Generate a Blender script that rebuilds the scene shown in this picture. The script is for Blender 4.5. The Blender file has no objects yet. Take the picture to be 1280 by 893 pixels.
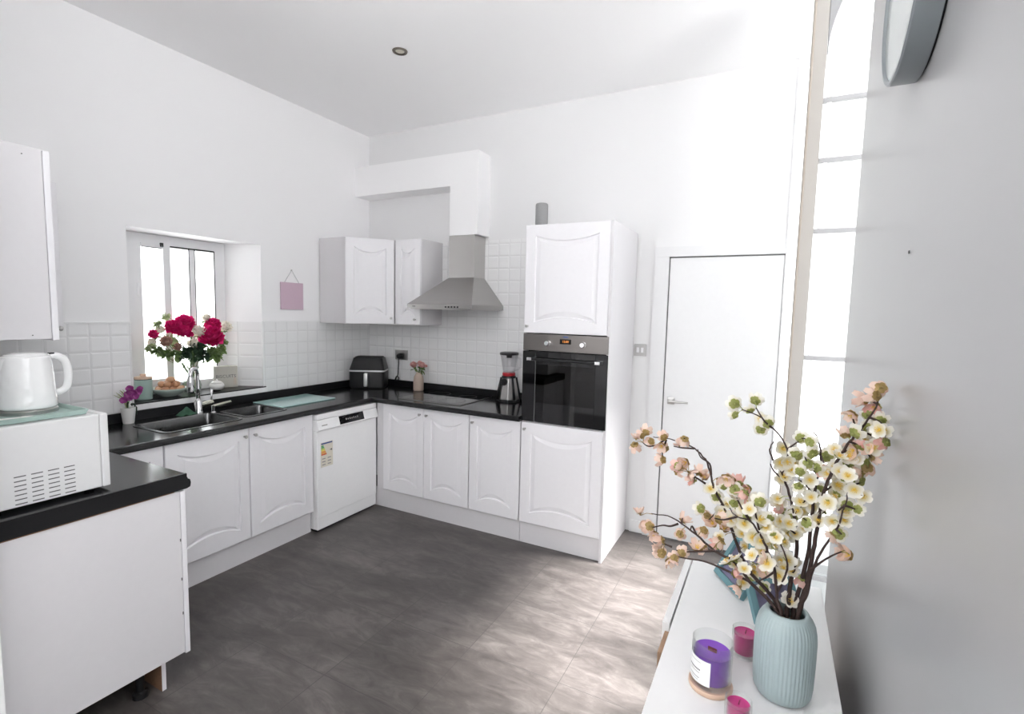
import bpy, bmesh, math, random
from mathutils import Vector, Matrix, Euler
random.seed(7)
C = bpy.context.scene.collection
PI = math.pi

# ------------------------------------------------------------------ materials
def new_mat(name):
    m = bpy.data.materials.new(name); m.use_nodes = True
    return m, m.node_tree, m.node_tree.nodes['Principled BSDF']

def mat(name, col, rough=.5, metal=0., noise=None, nscale=40., bump=0., bscale=60., trans=0., ior=1.45, coat=0., sss=0., alpha=1., emis=None, spec=.5):
    m, nt, b = new_mat(name)
    b.inputs['Base Color'].default_value = (*col, 1)
    b.inputs['Roughness'].default_value = rough
    b.inputs['Metallic'].default_value = metal
    b.inputs['IOR'].default_value = ior
    b.inputs['Specular IOR Level'].default_value = spec
    if trans: b.inputs['Transmission Weight'].default_value = trans
    if coat: b.inputs['Coat Weight'].default_value = coat; b.inputs['Coat Roughness'].default_value = .05
    if sss:
        b.inputs['Subsurface Weight'].default_value = sss
        b.inputs['Subsurface Radius'].default_value = (.02, .02, .02)
    if emis:
        b.inputs['Emission Color'].default_value = (*emis[0], 1); b.inputs['Emission Strength'].default_value = emis[1]
    tc = nt.nodes.new('ShaderNodeTexCoord')
    if noise is None and not bump:
        noise = .02
    if noise:
        n = nt.nodes.new('ShaderNodeTexNoise'); n.inputs['Scale'].default_value = nscale; n.inputs['Detail'].default_value = 4
        nt.links.new(tc.outputs['Object'], n.inputs['Vector'])
        mx = nt.nodes.new('ShaderNodeMix'); mx.data_type = 'RGBA'
        d = noise
        mx.inputs[6].default_value = (*[max(0, c*(1-d)) for c in col], 1); mx.inputs[7].default_value = (*[min(1, c*(1+d)) for c in col], 1)
        nt.links.new(n.outputs['Fac'], mx.inputs[0]); nt.links.new(mx.outputs[2], b.inputs['Base Color'])
    if bump:
        n2 = nt.nodes.new('ShaderNodeTexNoise'); n2.inputs['Scale'].default_value = bscale; n2.inputs['Detail'].default_value = 3
        nt.links.new(tc.outputs['Object'], n2.inputs['Vector'])
        bp = nt.nodes.new('ShaderNodeBump'); bp.inputs['Strength'].default_value = bump; bp.inputs['Distance'].default_value = .004
        nt.links.new(n2.outputs['Fac'], bp.inputs['Height']); nt.links.new(bp.outputs['Normal'], b.inputs['Normal'])
    return m

def glass_mat(name, tint=(1, 1, 1), refl=1.0, rough=0.):
    m = bpy.data.materials.new(name); m.use_nodes = True; nt = m.node_tree
    for n in list(nt.nodes): nt.nodes.remove(n)
    out = nt.nodes.new('ShaderNodeOutputMaterial'); t = nt.nodes.new('ShaderNodeBsdfTransparent'); g = nt.nodes.new('ShaderNodeBsdfGlossy')
    fr = nt.nodes.new('ShaderNodeFresnel'); geo = nt.nodes.new('ShaderNodeNewGeometry'); ior = nt.nodes.new('ShaderNodeMix')
    ior.inputs[2].default_value = 1.45; ior.inputs[3].default_value = 1/1.45   # same reflectance on both sides of the thin glass
    nt.links.new(geo.outputs['Backfacing'], ior.inputs[0]); nt.links.new(ior.outputs[0], fr.inputs['IOR'])
    mul = nt.nodes.new('ShaderNodeMath'); mul.operation = 'MULTIPLY'; mul.inputs[1].default_value = refl
    mx = nt.nodes.new('ShaderNodeMixShader')
    t.inputs['Color'].default_value = (*tint, 1); g.inputs['Roughness'].default_value = rough
    nt.links.new(fr.outputs[0], mul.inputs[0]); nt.links.new(mul.outputs[0], mx.inputs[0])
    nt.links.new(t.outputs[0], mx.inputs[1]); nt.links.new(g.outputs[0], mx.inputs[2]); nt.links.new(mx.outputs[0], out.inputs[0])
    return m

def tile_mat(name, axis, col, w=.1, h=.1, off=0., grout=(.76, .76, .76), z0=0., u0=0.):
    m, nt, b = new_mat(name)
    tc = nt.nodes.new('ShaderNodeTexCoord'); sp = nt.nodes.new('ShaderNodeSeparateXYZ'); cb = nt.nodes.new('ShaderNodeCombineXYZ')
    nt.links.new(tc.outputs['Object'], sp.inputs[0])
    au = nt.nodes.new('ShaderNodeMath'); au.operation = 'ADD'; au.inputs[1].default_value = u0
    az = nt.nodes.new('ShaderNodeMath'); az.operation = 'ADD'; az.inputs[1].default_value = z0
    nt.links.new(sp.outputs[axis], au.inputs[0]); nt.links.new(sp.outputs[2], az.inputs[0])
    nt.links.new(au.outputs[0], cb.inputs[0]); nt.links.new(az.outputs[0], cb.inputs[1])
    br = nt.nodes.new('ShaderNodeTexBrick'); br.offset = off; br.inputs['Scale'].default_value = 1
    br.inputs['Brick Width'].default_value = w; br.inputs['Row Height'].default_value = h
    br.inputs['Mortar Size'].default_value = .0022; br.inputs['Mortar Smooth'].default_value = .3
    br.inputs['Color1'].default_value = (*col, 1); br.inputs['Color2'].default_value = (*[c*.985 for c in col], 1); br.inputs['Mortar'].default_value = (*grout, 1)
    nt.links.new(cb.outputs[0], br.inputs['Vector']); nt.links.new(br.outputs['Color'], b.inputs['Base Color'])
    br2 = nt.nodes.new('ShaderNodeTexBrick'); br2.offset = off; br2.inputs['Scale'].default_value = 1
    br2.inputs['Brick Width'].default_value = w; br2.inputs['Row Height'].default_value = h
    br2.inputs['Mortar Size'].default_value = .012; br2.inputs['Mortar Smooth'].default_value = 1
    nt.links.new(cb.outputs[0], br2.inputs['Vector'])
    inv = nt.nodes.new('ShaderNodeMath'); inv.operation = 'SUBTRACT'; inv.inputs[0].default_value = 1
    nt.links.new(br2.outputs['Fac'], inv.inputs[1])
    bp = nt.nodes.new('ShaderNodeBump'); bp.inputs['Strength'].default_value = .5; bp.inputs['Distance'].default_value = .004
    nt.links.new(inv.outputs[0], bp.inputs['Height']); nt.links.new(bp.outputs[0], b.inputs['Normal'])
    b.inputs['Roughness'].default_value = .22
    return m

def floor_mat():
    m, nt, b = new_mat('floor_slate_tile')
    L = nt.links.new
    tc = nt.nodes.new('ShaderNodeTexCoord')
    mp = nt.nodes.new('ShaderNodeMapping'); mp.inputs['Location'].default_value = (-2.23+.46*10, 2.17+.46*10, 0)
    L(tc.outputs['Object'], mp.inputs[0])
    br = nt.nodes.new('ShaderNodeTexBrick'); br.offset = 0; br.inputs['Scale'].default_value = 1
    br.inputs['Brick Width'].default_value = .46; br.inputs['Row Height'].default_value = .46
    br.inputs['Mortar Size'].default_value = .0016; br.inputs['Mortar Smooth'].default_value = .1
    br.inputs['Color1'].default_value = (.92, .92, .92, 1); br.inputs['Color2'].default_value = (1.08, 1.08, 1.08, 1); br.inputs['Mortar'].default_value = (1.0, 1.0, 1.0, 1)
    L(mp.outputs[0], br.inputs['Vector'])
    n1 = nt.nodes.new('ShaderNodeTexNoise'); n1.inputs['Scale'].default_value = 2.6; n1.inputs['Detail'].default_value = 9; n1.inputs['Roughness'].default_value = .62; n1.inputs['Distortion'].default_value = .6
    n2 = nt.nodes.new('ShaderNodeTexNoise'); n2.inputs['Scale'].default_value = 9; n2.inputs['Detail'].default_value = 10; n2.inputs['Roughness'].default_value = .7; n2.inputs['Distortion'].default_value = 1.2
    st = nt.nodes.new('ShaderNodeMapping'); st.inputs['Scale'].default_value = (.55, 1.5, 1); st.inputs['Rotation'].default_value = (0, 0, .5)
    L(tc.outputs['Object'], st.inputs[0]); L(st.outputs[0], n1.inputs['Vector']); L(st.outputs[0], n2.inputs['Vector'])
    mxn = nt.nodes.new('ShaderNodeMix'); mxn.data_type = 'FLOAT'; mxn.inputs[0].default_value = .45
    L(n1.outputs['Fac'], mxn.inputs[2]); L(n2.outputs['Fac'], mxn.inputs[3])
    cr = nt.nodes.new('ShaderNodeValToRGB')
    cr.color_ramp.elements[0].position = .36; cr.color_ramp.elements[0].color = (.044, .0385, .0365, 1)
    cr.color_ramp.elements[1].position = .65; cr.color_ramp.elements[1].color = (.152, .136, .129, 1)
    e = cr.color_ramp.elements.new(.5); e.color = (.082, .0725, .0685, 1)
    L(mxn.outputs[0], cr.inputs[0])
    mul = nt.nodes.new('ShaderNodeMix'); mul.data_type = 'RGBA'; mul.blend_type = 'MULTIPLY'; mul.inputs[0].default_value = 1
    L(cr.outputs[0], mul.inputs[6]); L(br.outputs['Color'], mul.inputs[7])
    gm = nt.nodes.new('ShaderNodeMix'); gm.data_type = 'RGBA'; gm.inputs[7].default_value = (.05, .046, .044, 1)
    L(mul.outputs[2], gm.inputs[6]); L(br.outputs['Fac'], gm.inputs[0]); L(gm.outputs[2], b.inputs['Base Color'])
    rr = nt.nodes.new('ShaderNodeMapRange'); rr.inputs[3].default_value = .28; rr.inputs[4].default_value = .48
    L(mxn.outputs[0], rr.inputs[0]); L(rr.outputs[0], b.inputs['Roughness'])
    bp = nt.nodes.new('ShaderNodeBump'); bp.inputs['Strength'].default_value = .25; bp.inputs['Distance'].default_value = .003
    sub = nt.nodes.new('ShaderNodeMath'); sub.operation = 'SUBTRACT'
    L(mxn.outputs[0], sub.inputs[0]); L(br.outputs['Fac'], sub.inputs[1]); L(sub.outputs[0], bp.inputs['Height']); L(bp.outputs[0], b.inputs['Normal'])
    return m

def brushed(name, col=(.55, .54, .52), rough=.3, sc=(4, 4, 260)):
    m, nt, b = new_mat(name); b.inputs['Metallic'].default_value = 1
    tc = nt.nodes.new('ShaderNodeTexCoord'); mp = nt.nodes.new('ShaderNodeMapping'); mp.inputs['Scale'].default_value = sc
    n = nt.nodes.new('ShaderNodeTexNoise'); n.inputs['Scale'].default_value = 1; n.inputs['Detail'].default_value = 5
    nt.links.new(tc.outputs['Object'], mp.inputs[0]); nt.links.new(mp.outputs[0], n.inputs['Vector'])
    mr = nt.nodes.new('ShaderNodeMapRange'); mr.inputs[3].default_value = rough-.06; mr.inputs[4].default_value = rough+.1
    nt.links.new(n.outputs['Fac'], mr.inputs[0]); nt.links.new(mr.outputs[0], b.inputs['Roughness'])
    b.inputs['Base Color'].default_value = (*col, 1)
    return m

def speckle(name):
    m, nt, b = new_mat(name)
    tc = nt.nodes.new('ShaderNodeTexCoord'); v = nt.nodes.new('ShaderNodeTexNoise'); v.inputs['Scale'].default_value = 420; v.inputs['Detail'].default_value = 2
    cr = nt.nodes.new('ShaderNodeValToRGB'); cr.color_ramp.elements[0].position = .55; cr.color_ramp.elements[0].color = (.008, .008, .009, 1)
    cr.color_ramp.elements[1].position = .75; cr.color_ramp.elements[1].color = (.055, .055, .058, 1)
    nt.links.new(tc.outputs['Object'], v.inputs['Vector']); nt.links.new(v.outputs['Fac'], cr.inputs[0]); nt.links.new(cr.outputs[0], b.inputs['Base Color'])
    b.inputs['Roughness'].default_value = .14; b.inputs['Specular IOR Level'].default_value = .5
    return m

def petal_mat(name, col, back, rough=.6, heart=None):
    # thin cloth petal: colour plus light passing through it
    m, nt, b = new_mat(name)
    tc = nt.nodes.new('ShaderNodeTexCoord'); n = nt.nodes.new('ShaderNodeTexNoise'); n.inputs['Scale'].default_value = 60
    nt.links.new(tc.outputs['Object'], n.inputs['Vector'])
    mx = nt.nodes.new('ShaderNodeMix'); mx.data_type = 'RGBA'; mx.inputs[6].default_value = (*col, 1); mx.inputs[7].default_value = (*back, 1)
    mr = nt.nodes.new('ShaderNodeMapRange'); mr.inputs[1].default_value = .35; mr.inputs[2].default_value = .65
    nt.links.new(n.outputs['Fac'], mr.inputs[0]); nt.links.new(mr.outputs[0], mx.inputs[0]); nt.links.new(mx.outputs[2], b.inputs['Base Color'])
    b.inputs['Roughness'].default_value = rough
    col_out = mx.outputs[2]
    if heart:
        # the heart of the flower is dyed a stronger colour
        ln = nt.nodes.new('ShaderNodeVectorMath'); ln.operation = 'LENGTH'; nt.links.new(tc.outputs['Object'], ln.inputs[0])
        hr = nt.nodes.new('ShaderNodeMapRange'); hr.inputs[1].default_value = .003; hr.inputs[2].default_value = .0135; nt.links.new(ln.outputs['Value'], hr.inputs[0])
        hm = nt.nodes.new('ShaderNodeMix'); hm.data_type = 'RGBA'; hm.inputs[6].default_value = (*heart, 1)
        nt.links.new(hr.outputs[0], hm.inputs[0]); nt.links.new(mx.outputs[2], hm.inputs[7]); col_out = hm.outputs[2]; nt.links.new(col_out, b.inputs['Base Color'])
    tr = nt.nodes.new('ShaderNodeBsdfTranslucent'); nt.links.new(col_out, tr.inputs['Color'])
    ms = nt.nodes.new('ShaderNodeMixShader'); ms.inputs[0].default_value = .35
    out = nt.nodes['Material Output']
    nt.links.new(b.outputs[0], ms.inputs[1]); nt.links.new(tr.outputs[0], ms.inputs[2]); nt.links.new(ms.outputs[0], out.inputs[0])
    return m

M = dict(
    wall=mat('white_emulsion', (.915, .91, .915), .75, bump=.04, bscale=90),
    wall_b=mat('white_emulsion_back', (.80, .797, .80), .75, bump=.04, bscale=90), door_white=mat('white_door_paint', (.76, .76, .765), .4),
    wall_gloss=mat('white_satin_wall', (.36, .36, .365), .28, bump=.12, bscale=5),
    ceiling=mat('ceiling_white', (.93, .925, .93), .8, bump=.03, bscale=80),
    trim=mat('white_gloss_trim', (.86, .86, .86), .35),
    frame=mat('white_upvc', (.80, .80, .81), .3),
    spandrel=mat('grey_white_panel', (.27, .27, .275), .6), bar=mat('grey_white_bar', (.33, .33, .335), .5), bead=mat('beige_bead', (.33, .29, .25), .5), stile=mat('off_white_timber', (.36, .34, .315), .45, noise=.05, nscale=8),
    floor=floor_mat(),
    tile_l=tile_mat('white_tile_square', 1, (.88, .88, .88), .1, .0915, 0, z0=-.957+.0915*20, u0=10.03),
    tile_b=tile_mat('white_tile_metro', 0, (.87, .87, .87), .1, .1, 0, z0=-.957+2, u0=10),
    cab=mat('white_foil_door', (.84, .83, .85), .38),
    carc=mat('white_melamine', (.71, .695, .71), .45),
    appl=mat('white_enamel', (.93, .93, .93), .25), oven_white=mat('white_painted_steel', (.74, .74, .74), .3),
    black_top=speckle('black_granite_laminate'),
    black_edge=mat('black_laminate_edge', (.010, .010, .011), .38, noise=.3, nscale=200, spec=.35),
    steel=brushed('brushed_steel', (.44, .43, .42), .34), steel_dark=brushed('brushed_steel_grey', (.20, .185, .175), .32),
    steel_v=brushed('brushed_steel_vertical', (.55, .535, .52), .3, (260, 260, 4)),
    sink=brushed('sink_steel', (.17, .17, .17), .22, (5, 200, 5)),
    chrome=mat('chrome', (.85, .85, .86), .06, 1.),
    nickel=mat('satin_nickel', (.5, .49, .48), .32, 1.),
    black_glass=mat('black_glass', (.006, .006, .007), .04, coat=.3),
    black=mat('black_plastic', (.012, .012, .013), .32),
    black_matt=mat('black_matt', (.014, .014, .014), .6),
    gap_shade=mat('gap_shade', (.16, .16, .16), .8),
    chip=mat('raw_chipboard', (.22, .12, .07), .8, noise=.3, nscale=120),
    brown_board=mat('brown_board', (.30, .19, .12), .7, noise=.2, nscale=30),
    mint=mat('mint_enamel', (.38, .50, .46), .4),
    mint_board=mat('mint_glass', (.40, .60, .58), .15, coat=.4),
    teal=mat('teal_paint', (.13, .26, .29), .5),
    vase=mat('matt_grey_blue_glass', (.35, .43, .437), .42, sss=.1, coat=.12),
    glass=glass_mat('window_glass', (.98, 1, .99), .6),
    clear=glass_mat('clear_glass', (.96, .97, .965), 1.),
    jar=glass_mat('jug_glass', (.95, .95, .955), 1.), silver=mat('satin_silver', (.78, .78, .78), .35, .7),
    purple=mat('purple_wax', (.20, .065, .44), .5, sss=.2),
    magenta=mat('magenta_wax', (.42, .03, .17), .5, sss=.15),
    paper=mat('white_label', (.82, .82, .82), .6),
    ink=mat('grey_ink', (.12, .12, .12), .7),
    ink_soft=mat('soft_grey_ink', (.34, .33, .32), .7),
    wood=mat('pale_wood', (.62, .44, .33), .5, noise=.12, nscale=25),
    wick=mat('wooden_wick', (.13, .03, .035), .8),
    pink=mat('pink_card', (.62, .46, .55), .6),
    string=mat('grey_string', (.55, .55, .55), .8),
    beige=mat('beige_ribbed_ceramic', (.50, .40, .33), .55),
    pot=mat('white_ceramic', (.80, .79, .77), .35),
    kettle=mat('white_glossy_kettle', (.87, .87, .87), .12, bump=.25, bscale=14, coat=.4),
    kettle_smooth=mat('white_glossy_plastic', (.83, .83, .83), .2),
    egg=mat('brown_eggshell', (.52, .27, .15), .5, noise=.16, nscale=14),
    egg_pale=mat('pale_brown_eggshell', (.62, .36, .21), .5, noise=.14, nscale=14),
    bowl=mat('pale_green_glaze', (.45, .53, .49), .25),
    cream=mat('cream_box', (.53, .51, .46), .6),
    bark=mat('dark_twig', (.045, .026, .022), .75, noise=.35, nscale=150, bump=.4, bscale=300),
    white_petal=petal_mat('ivory_petal', (.86, .83, .73), (.90, .88, .82)), blossom_petal=petal_mat('ivory_blossom_petal', (.87, .84, .74), (.90, .88, .81), heart=(.82, .70, .32)),
    pink_petal=petal_mat('peach_petal', (.82, .60, .50), (.86, .70, .60)),
    rose_petal=petal_mat('rose_petal', (.80, .45, .40), (.84, .58, .52)),
    calyx=petal_mat('green_calyx', (.30, .34, .09), (.38, .40, .14)),
    calyx_brown=petal_mat('olive_calyx', (.34, .24, .08), (.42, .30, .12)),
    stamen=mat('yellow_stamen', (.80, .55, .10), .7, noise=.25, nscale=200),
    magenta_petal=petal_mat('magenta_petal', (.62, .008, .14), (.70, .02, .20)),
    dusty_petal=petal_mat('dusty_petal', (.42, .22, .18), (.50, .33, .26)),
    leaf=petal_mat('leaf_green', (.12, .19, .06), (.20, .28, .11)),
    leaf_pale=petal_mat('leaf_pale', (.33, .40, .19), (.42, .48, .28)),
    leaf_dark=petal_mat('leaf_dark', (.02, .05, .025), (.04, .08, .04)),
    stem=mat('green_stem', (.12, .20, .07), .6),
    orchid=petal_mat('orchid_petal', (.34, .04, .26), (.44, .10, .34)),
    grass=mat('grass_blade', (.42, .44, .24), .7),
    peach_rose=petal_mat('rose_pink', (.74, .38, .36), (.82, .52, .48)),
    red=mat('red_plastic', (.45, .02, .03), .35),
    orange_lit=mat('display_amber', (.3, .1, .02), .4, emis=((1., .35, .08), .35)),
    e_green=mat('label_green', (.10, .42, .16), .6), e_lime=mat('label_lime', (.45, .62, .12), .6), e_yellow=mat('label_yellow', (.85, .72, .12), .6),
    e_orange=mat('label_orange', (.82, .38, .08), .6), e_red=mat('label_red', (.70, .16, .08), .6),
    label_cream=mat('label_cream', (.74, .70, .60), .6), label_blue=mat('logo_blue', (.05, .1, .3), .5),
    clock_face=mat('clock_face', (.40, .43, .425), .25, coat=.3), clock_case=mat('grey_clock_case', (.20, .22, .235), .35),
    speaker=mat('grey_fabric', (.30, .30, .30), .8, noise=.15, nscale=300),
    cloth=mat('green_cloth', (.10, .22, .15), .9, noise=.3, nscale=60),
    photo=mat('photo_print', (.15, .14, .22), .3, noise=.7, nscale=25),
    sky_blocker=mat('sky_blocker_render', (.48, .485, .49), .9, noise=.3, nscale=12),
    patio=mat('pale_paving', (.62, .625, .63), .8, noise=.1, nscale=6),
    lamp_glow=mat('lamp_glass', (.55, .53, .44), .3),
    bronze=mat('bronze_ring', (.14, .12, .10), .35, .8),
    olive=mat('olive_tinted_chrome', (.55, .56, .48), .15, 1.),  # chrome with a slight olive tint
)

# ------------------------------------------------------------------ mesh helpers
def bx(bm, x0, x1, y0, y1, z0, z1):
    v = [bm.verts.new(p) for p in ((x0, y0, z0), (x1, y0, z0), (x1, y1, z0), (x0, y1, z0), (x0, y0, z1), (x1, y0, z1), (x1, y1, z1), (x0, y1, z1))]
    for f in ((0, 3, 2, 1), (4, 5, 6, 7), (0, 1, 5, 4), (1, 2, 6, 5), (2, 3, 7, 6), (3, 0, 4, 7)): bm.faces.new([v[i] for i in f])
    return bm
def B(*boxes):
    bm = bmesh.new()
    for b in boxes: bx(bm, *b)
    return bm
def bev(bm, w=.003, seg=2):
    bmesh.ops.bevel(bm, geom=list(bm.edges), offset=w, segments=seg, profile=.5, affect='EDGES', clamp_overlap=True)
    return bm
def RB(*a, w=.003, seg=2):
    return bev(B(a), w, seg)
def lathe(bm, prof, n=32, c=(0, 0, 0), ripple=None):
    # profile (r, z) revolved about z; r = 0 closes to a point
    rings = []
    for r, z in prof:
        if r <= 1e-6: rings.append([bm.verts.new((c[0], c[1], c[2]+z))])
        else:
            ring = []
            for i in range(n):
                a = 2*PI*i/n; rr = r*(1+(ripple(a, z) if ripple else 0))
                ring.append(bm.verts.new((c[0]+rr*math.cos(a), c[1]+rr*math.sin(a), c[2]+z)))
            rings.append(ring)
    for A, Bq in zip(rings, rings[1:]):
        for i in range(n):
            j = (i+1) % n
            if len(A) == 1 and len(Bq) == 1: continue
            if len(A) == 1: bm.faces.new((A[0], Bq[j], Bq[i]))
            elif len(Bq) == 1: bm.faces.new((A[i], A[j], Bq[0]))
            else: bm.faces.new((A[i], A[j], Bq[j], Bq[i]))
    return bm
def tube(bm, pts, rad, n=8, caps=True):
    pts = [Vector(p) for p in pts]; k = len(pts)
    if not isinstance(rad, (list, tuple)): rad = [rad]*k
    up = None; rings = []
    for i, p in enumerate(pts):
        t = (pts[min(i+1, k-1)]-pts[max(i-1, 0)])
        if t.length < 1e-9: t = Vector((0, 0, 1))
        t.normalize()
        if up is None:
            up = Vector((0, 0, 1)) if abs(t.z) < .9 else Vector((1, 0, 0))
        s = t.cross(up)
        if s.length < 1e-6: s = t.cross(Vector((1, .1, 0)))
        s.normalize(); up = s.cross(t).normalized()
        rings.append([bm.verts.new(p+(s*math.cos(2*PI*j/n)+up*math.sin(2*PI*j/n))*rad[i]) for j in range(n)])
    for A, Q in zip(rings, rings[1:]):
        for j in range(n): bm.faces.new((A[j], A[(j+1) % n], Q[(j+1) % n], Q[j]))
    if caps:
        bm.faces.new(rings[0][::-1]); bm.faces.new(rings[-1])
    return bm
def spline(pts, m=5):
    pts = [Vector(p) for p in pts]; out = []
    for i in range(len(pts)-1):
        p0 = pts[max(i-1, 0)]; p1 = pts[i]; p2 = pts[i+1]; p3 = pts[min(i+2, len(pts)-1)]
        for s in range(m):
            t = s/m
            out.append(.5*((2*p1)+(p2-p0)*t+(2*p0-5*p1+4*p2-p3)*t*t+(3*p1-p0-3*p2+p3)*t**3))
    out.append(pts[-1]); return out
def prism(bm, poly, ax, a0, a1):
    # extrude 2-D polygon along axis ax between a0 and a1 (other two axes in xyz order)
    def P(u, v, a): return ((a, u, v), (u, a, v), (u, v, a))[ax]
    A = [bm.verts.new(P(u, v, a0)) for u, v in poly]; Q = [bm.verts.new(P(u, v, a1)) for u, v in poly]
    n = len(poly)
    for i in range(n): bm.faces.new((A[i], A[(i+1) % n], Q[(i+1) % n], Q[i]))
    bm.faces.new(A[::-1]); bm.faces.new(Q)
    return bm
def ball(bm, c, r, seg=16, rings=10, sc=(1, 1, 1), rot=None):
    mtx = Matrix.Translation(c) @ (rot.to_matrix().to_4x4() if rot else Matrix()) @ Matrix.Diagonal((r*sc[0], r*sc[1], r*sc[2], 1))
    bmesh.ops.create_uvsphere(bm, u_segments=seg, v_segments=rings, radius=1, matrix=mtx); return bm
def tile_grid_box(*a): return B(a)

def finish(bm, smooth):
    bmesh.ops.recalc_face_normals(bm, faces=bm.faces)
    for f in bm.faces: f.smooth = smooth
def mesh_of(bm, name, m, smooth=False, auto=None):
    finish(bm, smooth)
    me = bpy.data.meshes.new(name); bm.to_mesh(me); bm.free(); me.materials.append(m)
    if auto:
        me.set_sharp_from_angle(angle=math.radians(auto))
    return me
def obj(name, bm, m, parent=None, smooth=False, auto=None, label=None):
    if auto: smooth = True
    me = bm if isinstance(bm, bpy.types.Mesh) else mesh_of(bm, name, m, smooth, auto)
    o = bpy.data.objects.new(name, me); C.objects.link(o)
    if parent: o.parent = parent
    if label: o['label'] = label
    return o
def tag(o, label, cat, group=None):
    o['label'] = label; o['category'] = cat
    if group: o['group'] = group
    return o
def thing(name, label, cat, loc=(0, 0, 0), rotz=0, group=None):
    o = bpy.data.objects.new(name, None); C.objects.link(o); o.empty_display_size = .05
    o.location = loc; o.rotation_euler = (0, 0, rotz)
    return tag(o, label, cat, group)
def struct(name, bm, m, parent=None, **k):
    o = obj(name, bm, m, parent, **k)
    if parent is None: o['kind'] = 'structure'
    return o
def text_mesh(s, size, depth=.0006, bold=False):
    cu = bpy.data.curves.new('lettering', 'FONT'); cu.body = s; cu.size = size; cu.extrude = depth; cu.align_x = 'CENTER'; cu.align_y = 'CENTER'
    cu.resolution_u = 2
    if bold: cu.offset = size*.02
    o = bpy.data.objects.new('lettering', cu); C.objects.link(o)
    dg = bpy.context.evaluated_depsgraph_get(); me = bpy.data.meshes.new_from_object(o.evaluated_get(dg))
    bpy.data.objects.remove(o); bpy.data.curves.remove(cu)
    return me
def lettering(name, s, size, m, parent, loc, rot, depth=.0006, bold=False):
    me = text_mesh(s, size, depth, bold); me.materials.clear(); me.materials.append(m)
    o = obj(name, me, m, parent); o.location = loc; o.rotation_euler = rot
    return o

def door_bm(w, h, t=.02, mx=.062, mz=.07, dip=.042, n=16, g=.012):
    # raised-panel door with arched rails; x 0..w, z 0..h, front face at y = -t
    bm = bmesh.new()
    def curve(ins):
        x0, x1 = mx+ins, w-mx-ins; z0, z1 = mz+ins, h-mz-ins; pts = []
        d = dip
        for i in range(n): s = i/n; pts.append((x0+(x1-x0)*s, z0+d*4*s*(1-s)))
        for i in range(n): s = i/n; pts.append((x1, z0+(z1-z0)*s))
        for i in range(n): s = i/n; pts.append((x1-(x1-x0)*s, z1-d*4*s*(1-s)))
        for i in range(n): s = i/n; pts.append((x0, z1-(z1-z0)*s))
        return pts
    def rect(ins):
        x0, x1, z0, z1 = ins, w-ins, ins, h-ins; pts = []
        for i in range(n): pts.append((x0+(x1-x0)*i/n, z0))
        for i in range(n): pts.append((x1, z0+(z1-z0)*i/n))
        for i in range(n): pts.append((x1-(x1-x0)*i/n, z1))
        for i in range(n): pts.append((x0, z1-(z1-z0)*i/n))
        return pts
    loops = [(rect(0), 0), (rect(0), -t+.003), (rect(.003), -t), (curve(0), -t), (curve(.005), -t+g), (curve(.012), -t+g), (curve(.036), -t+.0005), (curve(.040), -t+.0005)]
    rings = [[bm.verts.new((x, y, z)) for x, z in pts] for pts, y in loops]
    k = 4*n
    for A, Q in zip(rings, rings[1:]):
        for i in range(k): bm.faces.new((A[i], A[(i+1) % k], Q[(i+1) % k], Q[i]))
    bm.faces.new(rings[0][::-1]); bm.faces.new(rings[-1])
    return bm
def knob_bm():
    bm = bmesh.new()
    prof = [(.006, 0), (.006, .012), (.0095, .016), (.0105, .02), (.009, .024), (0, .0255)]
    lathe(bm, prof, 16)
    bmesh.ops.rotate(bm, verts=bm.verts, cent=(0, 0, 0), matrix=Matrix.Rotation(PI/2, 3, 'X'))
    return bm
KNOB = None
def add_door(parent, x, z, w, h, knob=None, y=0., t=.02, name='door', **k):
    d = obj(name, door_bm(w, h, t, **k), M['cab'], parent, auto=30); d.location = (x, y, z)
    if knob:
        kb = obj('knob', knob_bm(), M['nickel'], d, auto=40, label='round satin metal knob'); kb.location = (knob[0], -t, knob[1])
    return d
WORLD, SUN, EXPO = 1.0, 9.5, 2.02
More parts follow.
